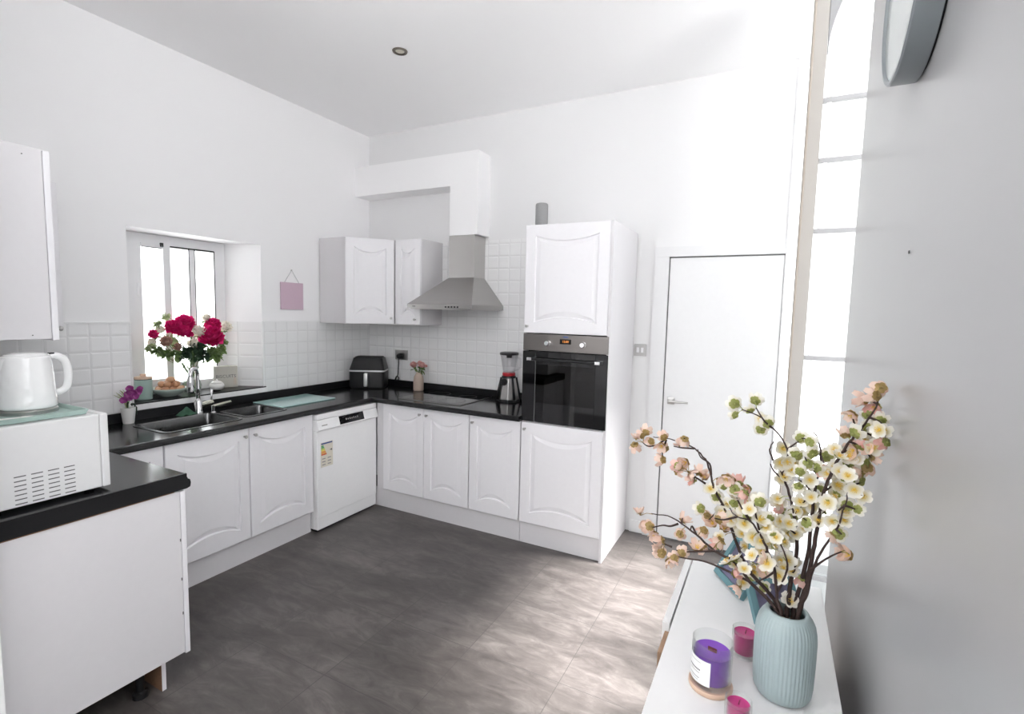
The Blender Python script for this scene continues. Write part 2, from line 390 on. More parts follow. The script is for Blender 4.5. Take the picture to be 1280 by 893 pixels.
BRANCH={
'far_left':([(3.4753,-2.4600,0.9293),(3.4498,-2.4500,0.9894),(3.4180,-2.4300,1.0302),(3.3903,-2.4100,1.0635),(3.3629,-2.3800,1.1170),(3.3432,-2.3600,1.1554),(3.3196,-2.3400,1.1847),(3.3115,-2.3300,1.2130),(3.2944,-2.3100,1.2440),(3.2636,-2.2900,1.2638),(3.2241,-2.2700,1.2707),(3.1867,-2.2600,1.2743),(3.1505,-2.2500,1.2695)],[[(3.3115,-2.3300,1.2130),(3.3064,-2.3315,1.2412),(3.2851,-2.3330,1.2545),(3.2767,-2.3346,1.2741)],[(3.2636,-2.2900,1.2638),(3.2326,-2.2954,1.2626),(3.2131,-2.3009,1.2653)],[(3.1867,-2.2600,1.2743),(3.1647,-2.2627,1.2540),(3.1396,-2.2654,1.2465),(3.1244,-2.2681,1.2562)],[(3.3006,-2.3400,1.1915),(3.2735,-2.3407,1.2053),(3.2577,-2.3413,1.2152)],[(3.3432,-2.3600,1.1554),(3.3317,-2.3587,1.1325),(3.3145,-2.3575,1.1081)],[(3.3629,-2.3800,1.1170),(3.3753,-2.3870,1.1515),(3.3911,-2.3941,1.1803)],[(3.2241,-2.2700,1.2707),(3.2387,-2.2919,1.2884)],[(3.1869,-2.2600,1.2699),(3.1791,-2.2659,1.2346),(3.1853,-2.2719,1.2192)]],[((3.1084,-2.2768,1.2671),'p',(3.1260,-2.2678,1.2552)),((3.1265,-2.2427,1.2783),'b',(3.1260,-2.2678,1.2552)),((3.0970,-2.2436,1.2399),'b',(3.1260,-2.2678,1.2552)),((3.1439,-2.2466,1.2565),'b',(3.1522,-2.2640,1.2503)),((3.1196,-2.2499,1.2698),'p',(3.1260,-2.2678,1.2552)),((3.1815,-2.2670,1.2773),'b',(3.1831,-2.2590,1.2738)),((3.1855,-2.2441,1.2393),'b',(3.1815,-2.2642,1.2452)),((3.1766,-2.2689,1.2549),'p',(3.1830,-2.2630,1.2523)),((3.1845,-2.2788,1.2187),'b',(3.1846,-2.2713,1.2208)),((3.2381,-2.2866,1.2850),'b',(3.2373,-2.2897,1.2866)),((3.2288,-2.2860,1.2685),'p',(3.2280,-2.2720,1.2701)),((3.2254,-2.3197,1.2037),'p',(3.2593,-2.3413,1.2142)),((3.2428,-2.3485,1.2250),'p',(3.2593,-2.3413,1.2142)),((3.2503,-2.3242,1.2344),'p',(3.2593,-2.3413,1.2142)),((3.2686,-2.3302,1.1973),'p',(3.2719,-2.3407,1.2063)),((3.2804,-2.3222,1.2096),'p',(3.2762,-2.3406,1.2039)),((3.2727,-2.3294,1.1916),'r',(3.2762,-2.3406,1.2039)),((3.2954,-2.3138,1.1973),'p',(3.2925,-2.3402,1.1956)),((3.2614,-2.3392,1.2131),'p',(3.2624,-2.3411,1.2122)),((3.2328,-2.3344,1.2237),'r',(3.2593,-2.3413,1.2142)),((3.3329,-2.3379,1.2068),'p',(3.3155,-2.3350,1.1989)),((3.3251,-2.3246,1.1584),'g',(3.3314,-2.3500,1.1700)),((3.3129,-2.3452,1.1810),'w',(3.3220,-2.3420,1.1818)),((3.2948,-2.3596,1.1333),'g',(3.3197,-2.3579,1.1154)),((3.3100,-2.3537,1.1160),'p',(3.3162,-2.3576,1.1106)),((3.3234,-2.3476,1.0962),'p',(3.3162,-2.3576,1.1106)),((3.3510,-2.3723,1.0976),'p',(3.3656,-2.3830,1.1117)),((3.3544,-2.3387,1.1504),'w',(3.3451,-2.3620,1.1515)),((3.3831,-2.3756,1.1550),'g',(3.3800,-2.3892,1.1601)),((3.3898,-2.3747,1.1852),'w',(3.3895,-2.3934,1.1774)),((3.3439,-2.3782,1.1379),'w',(3.3530,-2.3700,1.1362)),((3.3679,-2.3872,1.1305),'w',(3.3666,-2.3821,1.1274)),((3.4200,-2.4097,1.0136),'g',(3.4212,-2.4320,1.0261)),((3.4438,-2.4280,1.0044),'g',(3.4403,-2.4440,1.0017)),((3.3909,-2.4087,1.1091),'w',(3.3766,-2.3950,1.0902)),((3.4249,-2.4283,1.0501),'w',(3.4097,-2.4240,1.0402)),((3.3864,-2.3814,1.1095),'w',(3.3711,-2.3890,1.1009)),((3.3436,-2.3680,1.1350),'w',(3.3530,-2.3700,1.1362)),((3.3454,-2.4012,1.0888),'w',(3.3711,-2.3890,1.1009)),((3.4229,-2.4234,1.0318),'w',(3.4153,-2.4280,1.0335)),((3.3575,-2.3542,1.1240),'p',(3.3570,-2.3740,1.1285)),((3.3961,-2.3911,1.1852),'w',(3.3895,-2.3934,1.1774)),((3.4012,-2.3928,1.0756),'w',(3.3875,-2.4070,1.0688))]),
'low_left':([(3.4652,-2.5000,0.9457),(3.4410,-2.5000,0.9950),(3.4165,-2.4900,1.0400),(3.3825,-2.4800,1.0716),(3.3392,-2.4600,1.0779),(3.2959,-2.4400,1.0995),(3.2613,-2.4300,1.1133),(3.2275,-2.4200,1.1222),(3.1855,-2.4100,1.1138)],[[(3.2540,-2.4300,1.1117),(3.2371,-2.4373,1.1047),(3.2198,-2.4445,1.1056),(3.1971,-2.4518,1.0973)],[(3.3392,-2.4600,1.0779),(3.2972,-2.4636,1.0672),(3.2750,-2.4673,1.0632),(3.2577,-2.4709,1.0643)],[(3.4165,-2.4900,1.0400),(3.3630,-2.4873,1.0533),(3.3208,-2.4846,1.0596),(3.2777,-2.4819,1.0549),(3.2542,-2.4792,1.0555)],[(3.2959,-2.4400,1.0995),(3.2857,-2.4370,1.1155),(3.2824,-2.4339,1.1018)],[(3.2613,-2.4300,1.1133),(3.2584,-2.4002,1.1156)],[(3.2422,-2.4300,1.0512),(3.2226,-2.4263,1.0530)]],[((3.1581,-2.4108,1.1104),'b',(3.1897,-2.4110,1.1147)),((3.1740,-2.4339,1.0955),'p',(3.1994,-2.4511,1.0982)),((3.1914,-2.4525,1.1003),'b',(3.1994,-2.4511,1.0982)),((3.1996,-2.4315,1.0760),'p',(3.1994,-2.4511,1.0982)),((3.2202,-2.4371,1.0669),'b',(3.2246,-2.4267,1.0528)),((3.2189,-2.4308,1.0297),'b',(3.2246,-2.4267,1.0528)),((3.2093,-2.4223,1.0359),'p',(3.2246,-2.4267,1.0528)),((3.2576,-2.4882,1.0526),'b',(3.2565,-2.4795,1.0554)),((3.2708,-2.4739,1.0611),'b',(3.2698,-2.4684,1.0636)),((3.2579,-2.3937,1.1051),'b',(3.2598,-2.4151,1.1145)),((3.2591,-2.4314,1.0876),'b',(3.2717,-2.4330,1.1092)),((3.2449,-2.4843,1.0438),'p',(3.2565,-2.4795,1.0554)),((3.3100,-2.4285,1.0729),'b',(3.3175,-2.4500,1.0887)),((3.3026,-2.4531,1.0717),'p',(3.3014,-2.4633,1.0682)),((3.3118,-2.4294,1.1087),'b',(3.3002,-2.4420,1.0973)),((3.3512,-2.4347,1.0949),'b',(3.3349,-2.4580,1.0801)),((3.3439,-2.4420,1.0848),'r',(3.3349,-2.4580,1.0801)),((3.4027,-2.4978,1.0687),'w',(3.3995,-2.4850,1.0558)),((3.3837,-2.4803,1.0775),'w',(3.3781,-2.4780,1.0722)),((3.3832,-2.4990,1.0532),'r',(3.3790,-2.4881,1.0493)),((3.3959,-2.5012,1.0271),'p',(3.4004,-2.4892,1.0440)),((3.4007,-2.4725,1.0271),'w',(3.4004,-2.4892,1.0440)),((3.3862,-2.4703,1.0635),'w',(3.3859,-2.4810,1.0684)),((3.3704,-2.4855,1.0710),'w',(3.3695,-2.4740,1.0735))]),
'mid_left':([(3.4800,-2.4900,0.9483),(3.4694,-2.5000,1.0212),(3.4599,-2.5000,1.0796),(3.4455,-2.5000,1.1195),(3.4284,-2.4900,1.1498),(3.4084,-2.4800,1.1698),(3.3825,-2.4700,1.1713),(3.3650,-2.4600,1.1823)],[[(3.4284,-2.4900,1.1498),(3.4185,-2.4885,1.1874),(3.4139,-2.4871,1.2123)],[(3.4084,-2.4800,1.1698),(3.3947,-2.4772,1.1872),(3.3805,-2.4743,1.2103),(3.3676,-2.4715,1.2375)],[(3.4455,-2.5000,1.1195),(3.4237,-2.4932,1.1023),(3.4089,-2.4864,1.0866)],[(3.4599,-2.5000,1.0796),(3.4460,-2.4965,1.0620),(3.4272,-2.4931,1.0445)],[(3.4684,-2.5000,1.0384),(3.4828,-2.4982,1.0901),(3.4747,-2.4965,1.1252),(3.4616,-2.4947,1.1472)],[(3.3825,-2.4700,1.1713),(3.3555,-2.4668,1.1570),(3.3353,-2.4637,1.1552)]],[((3.3561,-2.4853,1.2593),'p',(3.3689,-2.4717,1.2348)),((3.3664,-2.4627,1.2473),'p',(3.3689,-2.4717,1.2348)),((3.3793,-2.4560,1.2404),'r',(3.3689,-2.4717,1.2348)),((3.4004,-2.4530,1.2343),'r',(3.3740,-2.4729,1.2239)),((3.3954,-2.4794,1.2309),'r',(3.3766,-2.4735,1.2184)),((3.3524,-2.4591,1.2291),'g',(3.3689,-2.4717,1.2348)),((3.3419,-2.4377,1.1434),'p',(3.3454,-2.4653,1.1561)),((3.3734,-2.4676,1.2157),'w',(3.3766,-2.4735,1.2184)),((3.4243,-2.4884,1.2183),'g',(3.4144,-2.4872,1.2098)),((3.4055,-2.4871,1.1983),'w',(3.4162,-2.4878,1.1998)),((3.3731,-2.4789,1.2336),'g',(3.3715,-2.4723,1.2293)),((3.3959,-2.4629,1.1553),'w',(3.4007,-2.4770,1.1702)),((3.4293,-2.4914,1.1364),'w',(3.4336,-2.4930,1.1407)),((3.4552,-2.5002,1.1565),'g',(3.4630,-2.4949,1.1450)),((3.4553,-2.4953,1.1303),'w',(3.4656,-2.4952,1.1406)),((3.4162,-2.5017,1.1041),'w',(3.4193,-2.4912,1.0976)),((3.4337,-2.4923,1.1132),'w',(3.4346,-2.4966,1.1109)),((3.4707,-2.4773,1.0984),'w',(3.4787,-2.4973,1.1076)),((3.4693,-2.4952,1.0712),'w',(3.4609,-2.5000,1.0738)),((3.4446,-2.4681,1.1803),'g',(3.4215,-2.4890,1.1761)),((3.4396,-2.4854,1.1645),'w',(3.4255,-2.4896,1.1610)),((3.4150,-2.4626,1.1286),'w',(3.4264,-2.4890,1.1518)),((3.4266,-2.4848,1.1790),'w',(3.4215,-2.4890,1.1761)),((3.4739,-2.4847,1.1408),'w',(3.4656,-2.4952,1.1406)),((3.4469,-2.5129,1.0994),'w',(3.4527,-2.5000,1.0995)),((3.4588,-2.5036,1.1557),'w',(3.4630,-2.4949,1.1450)),((3.3727,-2.4568,1.1943),'g',(3.3820,-2.4746,1.2080)),((3.4109,-2.4771,1.1955),'g',(3.4162,-2.4878,1.1998)),((3.4413,-2.4772,1.1306),'w',(3.4370,-2.4950,1.1346)),((3.3861,-2.4520,1.1595),'w',(3.3903,-2.4730,1.1708)),((3.3939,-2.4554,1.1870),'w',(3.3905,-2.4763,1.1941)),((3.4774,-2.4874,1.0862),'w',(3.4820,-2.4981,1.0936)),((3.4662,-2.4821,1.1441),'g',(3.4630,-2.4949,1.1450)),((3.4155,-2.4611,1.2132),'w',(3.4144,-2.4872,1.2098)),((3.4441,-2.4864,1.0949),'w',(3.4498,-2.5000,1.1075)),((3.4442,-2.5053,1.1041),'p',(3.4498,-2.5000,1.1075)),((3.4828,-2.4705,1.0965),'w',(3.4787,-2.4973,1.1076)),((3.4008,-2.4715,1.1767),'g',(3.4016,-2.4786,1.1785)),((3.4388,-2.4736,1.0668),'p',(3.4474,-2.4969,1.0637))]),
'upright_curl':([(3.4903,-2.4600,0.9342),(3.4941,-2.4400,1.0247),(3.5003,-2.4200,1.0807),(3.5019,-2.4100,1.1316),(3.4935,-2.4000,1.1716),(3.4817,-2.3900,1.2154),(3.4634,-2.3800,1.2571),(3.4438,-2.3800,1.2873),(3.4360,-2.3800,1.3085),(3.4429,-2.3800,1.3280)],[[(3.4935,-2.4000,1.1716),(3.5067,-2.4044,1.2031),(3.5187,-2.4087,1.2249)],[(3.4706,-2.3800,1.2435),(3.4490,-2.3717,1.2561),(3.4398,-2.3634,1.2712)],[(3.4634,-2.3800,1.2571),(3.4725,-2.3790,1.2898),(3.4710,-2.3779,1.3132),(3.4549,-2.3769,1.3419),(3.4292,-2.3758,1.3661),(3.4085,-2.3748,1.3820),(3.3726,-2.3737,1.3928)],[(3.4378,-2.3800,1.3587),(3.4207,-2.3857,1.3743),(3.4028,-2.3914,1.4027)],[(3.4709,-2.3800,1.3137),(3.4907,-2.3953,1.3381)],[(3.5019,-2.4100,1.1316),(3.4814,-2.4357,1.1550)]],[((3.5011,-2.4173,1.0687),'w',(3.4997,-2.4220,1.0751)),((3.4806,-2.4416,1.1660),'w',(3.4835,-2.4332,1.1526)),((3.4968,-2.4164,1.1366),'w',(3.4958,-2.4177,1.1386)),((3.4723,-2.3726,1.1667),'r',(3.4900,-2.3970,1.1847)),((3.4619,-2.4083,1.1494),'w',(3.4835,-2.4332,1.1526)),((3.4964,-2.4442,0.9874),'w',(3.4930,-2.4460,0.9975)),((3.4944,-2.4531,0.9680),'w',(3.4915,-2.4540,0.9614)),((3.4622,-2.3499,1.3072),'w',(3.4694,-2.3778,1.3161)),((3.4723,-2.3914,1.2893),'w',(3.4716,-2.3791,1.2865)),((3.4833,-2.3810,1.2682),'w',(3.4679,-2.3795,1.2734)),((3.4651,-2.3538,1.2349),'w',(3.4684,-2.3792,1.2448)),((3.5214,-2.3921,1.2200),'w',(3.5175,-2.4083,1.2227)),((3.5107,-2.3841,1.1787),'w',(3.5001,-2.4022,1.1874)),((3.5019,-2.4053,1.2061),'w',(3.5079,-2.4048,1.2053)),((3.3566,-2.3754,1.4046),'g',(3.3762,-2.3738,1.3917)),((3.3597,-2.3726,1.3779),'g',(3.3762,-2.3738,1.3917)),((3.3997,-2.3709,1.4159),'g',(3.4046,-2.3909,1.3999)),((3.3906,-2.3506,1.3872),'g',(3.3905,-2.3742,1.3874)),((3.4152,-2.3596,1.3481),'g',(3.4258,-2.3840,1.3696)),((3.4292,-2.3792,1.3667),'g',(3.4292,-2.3829,1.3665)),((3.4153,-2.3513,1.3712),'w',(3.4147,-2.3751,1.3772)),((3.4832,-2.4001,1.1254),'w',(3.4876,-2.4280,1.1480)),((3.4934,-2.4295,1.0573),'w',(3.4972,-2.4300,1.0527)),((3.4587,-2.3800,1.1962),'w',(3.4829,-2.3910,1.2110)),((3.4912,-2.3808,1.1607),'g',(3.4944,-2.4010,1.1676)),((3.4617,-2.3690,1.1880),'w',(3.4852,-2.3930,1.2022)),((3.4674,-2.3826,1.2504),'w',(3.4652,-2.3810,1.2529)),((3.4583,-2.3893,1.2845),'w',(3.4497,-2.3800,1.2783)),((3.4859,-2.3752,1.2798),'w',(3.4716,-2.3791,1.2865)),((3.4843,-2.3844,1.3056),'g',(3.4717,-2.3784,1.3015)),((3.4760,-2.3641,1.2799),'g',(3.4716,-2.3791,1.2865)),((3.4669,-2.4103,1.1574),'w',(3.4835,-2.4332,1.1526)),((3.4999,-2.4038,1.1862),'w',(3.5001,-2.4022,1.1874)),((3.5202,-2.4214,1.2257),'w',(3.5175,-2.4083,1.2227))]),
'tall_middle':([(3.5028,-2.4500,0.9325),(3.5119,-2.4400,1.0297),(3.5222,-2.4300,1.1086),(3.5248,-2.4200,1.1676),(3.5260,-2.4100,1.2267),(3.5327,-2.4000,1.2693),(3.5342,-2.4000,1.3137),(3.5283,-2.3900,1.3458),(3.5167,-2.3900,1.3619)],[[(3.5327,-2.4000,1.2693),(3.5114,-2.4046,1.2936),(3.5005,-2.4091,1.3196)],[(3.5342,-2.4000,1.3137),(3.5385,-2.4292,1.3044)],[(3.5260,-2.4100,1.2267),(3.5073,-2.4200,1.2529),(3.4943,-2.4301,1.2623)],[(3.5248,-2.4200,1.1676),(3.5075,-2.4464,1.1860)],[(3.5283,-2.3900,1.3458),(3.4959,-2.4033,1.3477)],[(3.5248,-2.4200,1.1676),(3.5454,-2.4291,1.2018)]],[((3.5152,-2.4363,1.0505),'r',(3.5150,-2.4370,1.0534)),((3.4902,-2.3866,1.3036),'g',(3.5016,-2.4087,1.3170)),((3.4949,-2.3931,1.3454),'g',(3.4991,-2.4020,1.3475)),((3.5109,-2.4098,1.3424),'g',(3.5121,-2.3967,1.3468)),((3.5185,-2.4101,1.3173),'g',(3.5336,-2.3990,1.3169)),((3.4967,-2.4210,1.2778),'g',(3.4956,-2.4291,1.2614)),((3.5150,-2.4286,1.2656),'w',(3.5092,-2.4190,1.2503)),((3.5112,-2.4075,1.2943),'g',(3.5103,-2.4050,1.2962)),((3.5476,-2.3820,1.3095),'g',(3.5355,-2.4088,1.3109)),((3.5428,-2.3943,1.2783),'r',(3.5331,-2.4000,1.2826)),((3.5268,-2.4043,1.2872),'g',(3.5220,-2.4023,1.2814)),((3.4970,-2.3984,1.2391),'g',(3.5008,-2.4250,1.2576)),((3.5375,-2.3836,1.2349),'g',(3.5280,-2.4070,1.2395)),((3.5263,-2.4078,1.2011),'w',(3.5254,-2.4150,1.1972)),((3.5136,-2.4206,1.1564),'w',(3.5245,-2.4210,1.1617)),((3.5460,-2.4225,1.1996),'w',(3.5433,-2.4282,1.1984)),((3.5144,-2.4366,1.1740),'g',(3.5162,-2.4332,1.1768)),((3.5295,-2.3961,1.2179),'g',(3.5258,-2.4110,1.2208))]),
'tall_right':([(3.5112,-2.4600,0.9375),(3.5207,-2.4400,1.0322),(3.5309,-2.4300,1.1108),(3.5356,-2.4300,1.1737),(3.5424,-2.4300,1.2449),(3.5537,-2.4300,1.2900),(3.5678,-2.4300,1.3297),(3.5797,-2.4300,1.3583),(3.5956,-2.4300,1.3838),(3.6097,-2.4300,1.4118),(3.6196,-2.4300,1.4406),(3.6202,-2.4300,1.4681)],[[(3.5539,-2.4300,1.2866),(3.5673,-2.4273,1.3001),(3.5809,-2.4245,1.3101)],[(3.5678,-2.4300,1.3297),(3.5791,-2.4217,1.3396),(3.5932,-2.4135,1.3498)],[(3.5956,-2.4300,1.3838),(3.5858,-2.4263,1.3951),(3.5824,-2.4225,1.4106)],[(3.6097,-2.4300,1.4118),(3.6286,-2.4402,1.4030),(3.6353,-2.4504,1.3771)],[(3.5956,-2.4300,1.3838),(3.6182,-2.4182,1.3728),(3.6299,-2.4064,1.3635)],[(3.5424,-2.4300,1.2449),(3.5625,-2.4162,1.2617)],[(3.6196,-2.4300,1.4406),(3.6059,-2.4301,1.4473)],[(3.5797,-2.4300,1.3583),(3.6028,-2.4257,1.3473),(3.6182,-2.4214,1.3286)]],[((3.5503,-2.4383,1.2250),'w',(3.5404,-2.4300,1.2236)),((3.5609,-2.4213,1.2370),'w',(3.5484,-2.4258,1.2500)),((3.5835,-2.4058,1.3021),'g',(3.5795,-2.4248,1.3091)),((3.6174,-2.4017,1.3015),'b',(3.6167,-2.4218,1.3305)),((3.6216,-2.4164,1.3279),'p',(3.6167,-2.4218,1.3305)),((3.5881,-2.4275,1.3406),'p',(3.5862,-2.4176,1.3447)),((3.5948,-2.4254,1.3461),'r',(3.5959,-2.4270,1.3506)),((3.5748,-2.4068,1.3645),'b',(3.5813,-2.4300,1.3609)),((3.5861,-2.4347,1.3769),'g',(3.5877,-2.4300,1.3711)),((3.6122,-2.4066,1.3846),'g',(3.6069,-2.4241,1.3783)),((3.6074,-2.4042,1.3599),'w',(3.6069,-2.4241,1.3783)),((3.6264,-2.4133,1.3612),'g',(3.6288,-2.4076,1.3644)),((3.6405,-2.4313,1.3655),'r',(3.6346,-2.4494,1.3797)),((3.6283,-2.4235,1.4064),'g',(3.6229,-2.4371,1.4057)),((3.6107,-2.4030,1.4122),'g',(3.6107,-2.4300,1.4147)),((3.5824,-2.4206,1.4136),'p',(3.5827,-2.4229,1.4091)),((3.6044,-2.4123,1.4446),'b',(3.6072,-2.4301,1.4467)),((3.6218,-2.4086,1.4343),'r',(3.6186,-2.4300,1.4377)),((3.6241,-2.4281,1.4731),'b',(3.6201,-2.4300,1.4654)),((3.6177,-2.4346,1.4572),'b',(3.6199,-2.4300,1.4544)),((3.5649,-2.4207,1.2618),'w',(3.5605,-2.4175,1.2601)),((3.5349,-2.4316,1.1830),'w',(3.5363,-2.4300,1.1809)),((3.5665,-2.4395,1.2948),'w',(3.5633,-2.4281,1.2960)),((3.6213,-2.4115,1.3801),'w',(3.6159,-2.4194,1.3739)),((3.6335,-2.4404,1.3876),'w',(3.6319,-2.4453,1.3900)),((3.5937,-2.4262,1.3210),'w',(3.5795,-2.4248,1.3091)),((3.5794,-2.4330,1.2863),'w',(3.5714,-2.4264,1.3031)),((3.5628,-2.4420,1.3276),'w',(3.5664,-2.4300,1.3257)),((3.5687,-2.4172,1.2565),'w',(3.5605,-2.4175,1.2601)),((3.5581,-2.4056,1.3327),'w',(3.5690,-2.4300,1.3326)),((3.5488,-2.4044,1.2794),'w',(3.5525,-2.4300,1.2855)),((3.5724,-2.4217,1.2885),'w',(3.5660,-2.4275,1.2987)),((3.5508,-2.4345,1.2279),'g',(3.5404,-2.4300,1.2236)),((3.5595,-2.4084,1.3271),'w',(3.5664,-2.4300,1.3257)),((3.5625,-2.4051,1.2931),'w',(3.5579,-2.4300,1.3019)),((3.5646,-2.4156,1.2429),'g',(3.5565,-2.4203,1.2567)),((3.5803,-2.4285,1.3275),'w',(3.5735,-2.4259,1.3346)),((3.5768,-2.4016,1.3318),'w',(3.5757,-2.4242,1.3366)),((3.6270,-2.4146,1.3537),'w',(3.6288,-2.4076,1.3644)),((3.6102,-2.4267,1.3450),'p',(3.6074,-2.4244,1.3417)),((3.6192,-2.4272,1.3505),'w',(3.6105,-2.4235,1.3380)),((3.6150,-2.3971,1.3086),'g',(3.6167,-2.4218,1.3305)),((3.6242,-2.4538,1.3931),'w',(3.6306,-2.4433,1.3952))]),
'leaning_right':([(3.5202,-2.4600,0.9351),(3.5229,-2.4600,1.0304),(3.5309,-2.4600,1.0853),(3.5475,-2.4600,1.1363),(3.5655,-2.4600,1.1797),(3.5770,-2.4600,1.2326),(3.5823,-2.4600,1.2735)],[[(3.5280,-2.4600,1.0845),(3.5466,-2.4598,1.1067),(3.5625,-2.4596,1.1227),(3.5783,-2.4594,1.1351)],[(3.5655,-2.4600,1.1797),(3.5732,-2.4799,1.1792)],[(3.5770,-2.4600,1.2326),(3.6001,-2.4515,1.2244)],[(3.5823,-2.4600,1.2735),(3.6032,-2.4307,1.2752)],[(3.5770,-2.4600,1.2326),(3.5662,-2.4438,1.2113)],[(3.5804,-2.4600,1.2615),(3.6044,-2.4791,1.2640)]],[((3.5811,-2.4408,1.2809),'g',(3.5844,-2.4571,1.2736)),((3.6058,-2.4202,1.2759),'g',(3.6011,-2.4336,1.2750)),((3.6063,-2.4590,1.2563),'w',(3.6020,-2.4772,1.2638)),((3.6063,-2.4273,1.2948),'b',(3.6011,-2.4336,1.2750)),((3.6001,-2.4509,1.2259),'g',(3.5978,-2.4524,1.2252)),((3.5798,-2.4466,1.2117),'w',(3.5735,-2.4600,1.2167)),((3.5599,-2.4379,1.1873),'w',(3.5689,-2.4600,1.1956)),((3.5853,-2.4367,1.1271),'p',(3.5767,-2.4595,1.1338)),((3.5932,-2.4531,1.1275),'p',(3.5767,-2.4595,1.1338)),((3.5701,-2.4617,1.1713),'g',(3.5709,-2.4739,1.1793)),((3.5890,-2.4725,1.2720),'w',(3.5876,-2.4657,1.2623)),((3.5621,-2.4597,1.1687),'p',(3.5601,-2.4600,1.1667)),((3.5783,-2.4533,1.1993),'w',(3.5712,-2.4600,1.2062)),((3.5836,-2.4388,1.2248),'g',(3.5793,-2.4592,1.2318)),((3.5774,-2.4626,1.2940),'w',(3.5844,-2.4571,1.2736))]),
}
BOUQUET=[((-0.1000,-1.8414,1.4113),0.0332,'m'),
((-0.1200,-1.7074,1.4547),0.0564,'m'),
((-0.1500,-1.6176,1.4741),0.0699,'m'),
((-0.0700,-1.6341,1.4067),0.0265,'m'),
((-0.0800,-1.6693,1.4287),0.0470,'m'),
((-0.0800,-1.4811,1.3851),0.0871,'m'),
((-0.1500,-1.4235,1.4664),0.0591,'m'),
((-0.1000,-1.5569,1.4254),0.0498,'w'),
((-0.0900,-1.6034,1.3393),0.0378,'w'),
((-0.1600,-1.3222,1.4473),0.0495,'w'),
((-0.1300,-1.5187,1.3673),0.0394,'w'),
((-0.0800,-1.7770,1.3634),0.0394,'d'),
((-0.0700,-1.7142,1.3241),0.0305,'d'),
((-0.1200,-1.8425,1.3590),0.0285,'w'),
((-0.1600,-1.7709,1.4385),0.0295,'w'),
((-0.1800,-1.4499,1.5115),0.0347,'w'),
((-0.1700,-1.7230,1.5225),0.0251,'g'),
((-0.1600,-1.7841,1.4755),0.0293,'g'),
((-0.1000,-1.8632,1.3301),0.0282,'g'),
((-0.0800,-1.8274,1.3035),0.0384,'g'),
((-0.1000,-1.7693,1.2779),0.0347,'g'),
((-0.0700,-1.7360,1.2776),0.0404,'g'),
((-0.0800,-1.6584,1.2883),0.0474,'g'),
((-0.0700,-1.5890,1.3177),0.0436,'g'),
((-0.0800,-1.5356,1.2587),0.0449,'g'),
((-0.0800,-1.4731,1.2716),0.0463,'g'),
((-0.1200,-1.3949,1.2820),0.0359,'g'),
((-0.1400,-1.3569,1.3257),0.0366,'g'),
((-0.1400,-1.7145,1.3687),0.0407,'g'),
((-0.1300,-1.5720,1.2524),0.0440,'g'),
((-0.1200,-1.8678,1.3087),0.0187,'g'),
((-0.1000,-1.4383,1.2396),0.0352,'g')]
def rebase(t, loc):
    # move a thing's origin to its base; its parts stay where they stand
    for o in bpy.data.objects:
        if o.parent == t: o.location = Vector(o.location)-Vector(loc)
    t.location = loc
def copy_thing(src):
    c = src.copy(); C.objects.link(c)
    for ch in list(src.children):
        d = ch.copy(); C.objects.link(d); d.parent = c
        for g in list(ch.children):
            e = g.copy(); C.objects.link(e); e.parent = d
    return c

# ================================================================== SETTING
H = 3.186; W = 3.65; REAR = -5.2
struct('floor', B((-.3, W, REAR-.2, .25, -.2, 0)), M['floor'])
struct('ceiling', B((-.3, W, REAR-.2, .25, H, H+.2)), M['ceiling'])
# left wall with the window hole (splayed right reveal)
wy0, wy1, wz0, wz1 = -2.02, -1.14, .955, 2.062
bm = B((-.3, 0, REAR-.2, wy0, 0, H), (-.3, 0, wy1, .25, 0, H), (-.3, 0, wy0, wy1, 0, wz0), (-.3, 0, wy0, wy1, wz1, H))
prism(bm, [(0, wy1), (-.3, wy1), (-.3, -1.295)], 2, wz0, wz1)
wl = struct('wall_left', bm, M['wall'])
bm = B((0, .008, -3.05, wy0, .955, 1.486), (0, .008, wy1, -.009, .955, 1.486))
prism(bm, [(.008, wy1), (0, wy1-.006), (-.245, -1.276), (-.245, -1.268)], 2, .99, 1.486)
struct('tiling', bm, M['tile_l'], wl, label='white square tiles round the sink and window')
bm = B((0, .014, -3.05, wy0, 1.486, 1.497), (0, .014, wy1, -.605, 1.486, 1.497), (0, .013, wy1-.008, wy1+.003, .99, 1.486))
struct('tile_edging', bm, M['trim'], wl, label='white plastic tile edging')
# back wall
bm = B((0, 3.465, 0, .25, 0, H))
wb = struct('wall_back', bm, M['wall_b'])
struct('tiling', B((.0, 1.935, -.008, 0, .955, 2.19)), M['tile_b'], wb, label='white metro tiles behind the hob')
wr = struct('wall_right', B((W, W+.3, -3.04, -1.6, 0, H), (W, W+.3, REAR-.2, -5.1, 0, H), (W, W+.3, -5.1, -3.04, 0, 1.4), (W, W+.3, -5.1, -3.04, 3.15, H)), M['wall_gloss'])  # the opening beside the camera is unseen, added to light the left side
obj('screw_hole', RB(W-.002, W, -2.432, -2.426, 1.736, 1.742, w=.0008), M['ink'], wr, label='small dark screw hole')
struct('wall_front', B((0, 1.36, -3.2, -3.06, 0, H)), M['wall'])
RW = (0.2, 2.6, 1.3, 2.9)   # unseen opening added in the wall behind the camera for fill light
struct('wall_rear', B((0, RW[0], REAR-.2, REAR, 0, H), (RW[1], W, REAR-.2, REAR, 0, H), (RW[0], RW[1], REAR-.2, REAR, 0, RW[2]), (RW[0], RW[1], REAR-.2, REAR, RW[3], H)), M['wall'])
# boxed-in duct over the hood
bm = B((0, 1.30, -.18, 0, 2.61, 2.865), (1.032, 1.30, -.18, 0, 2.215, 2.61))
o = struct('trim_1', bm, M['wall'])
# skirting by the door
struct('baseboard_back', RB(2.56, 2.68, -.015, 0, 0, .09, w=.003), M['trim'])
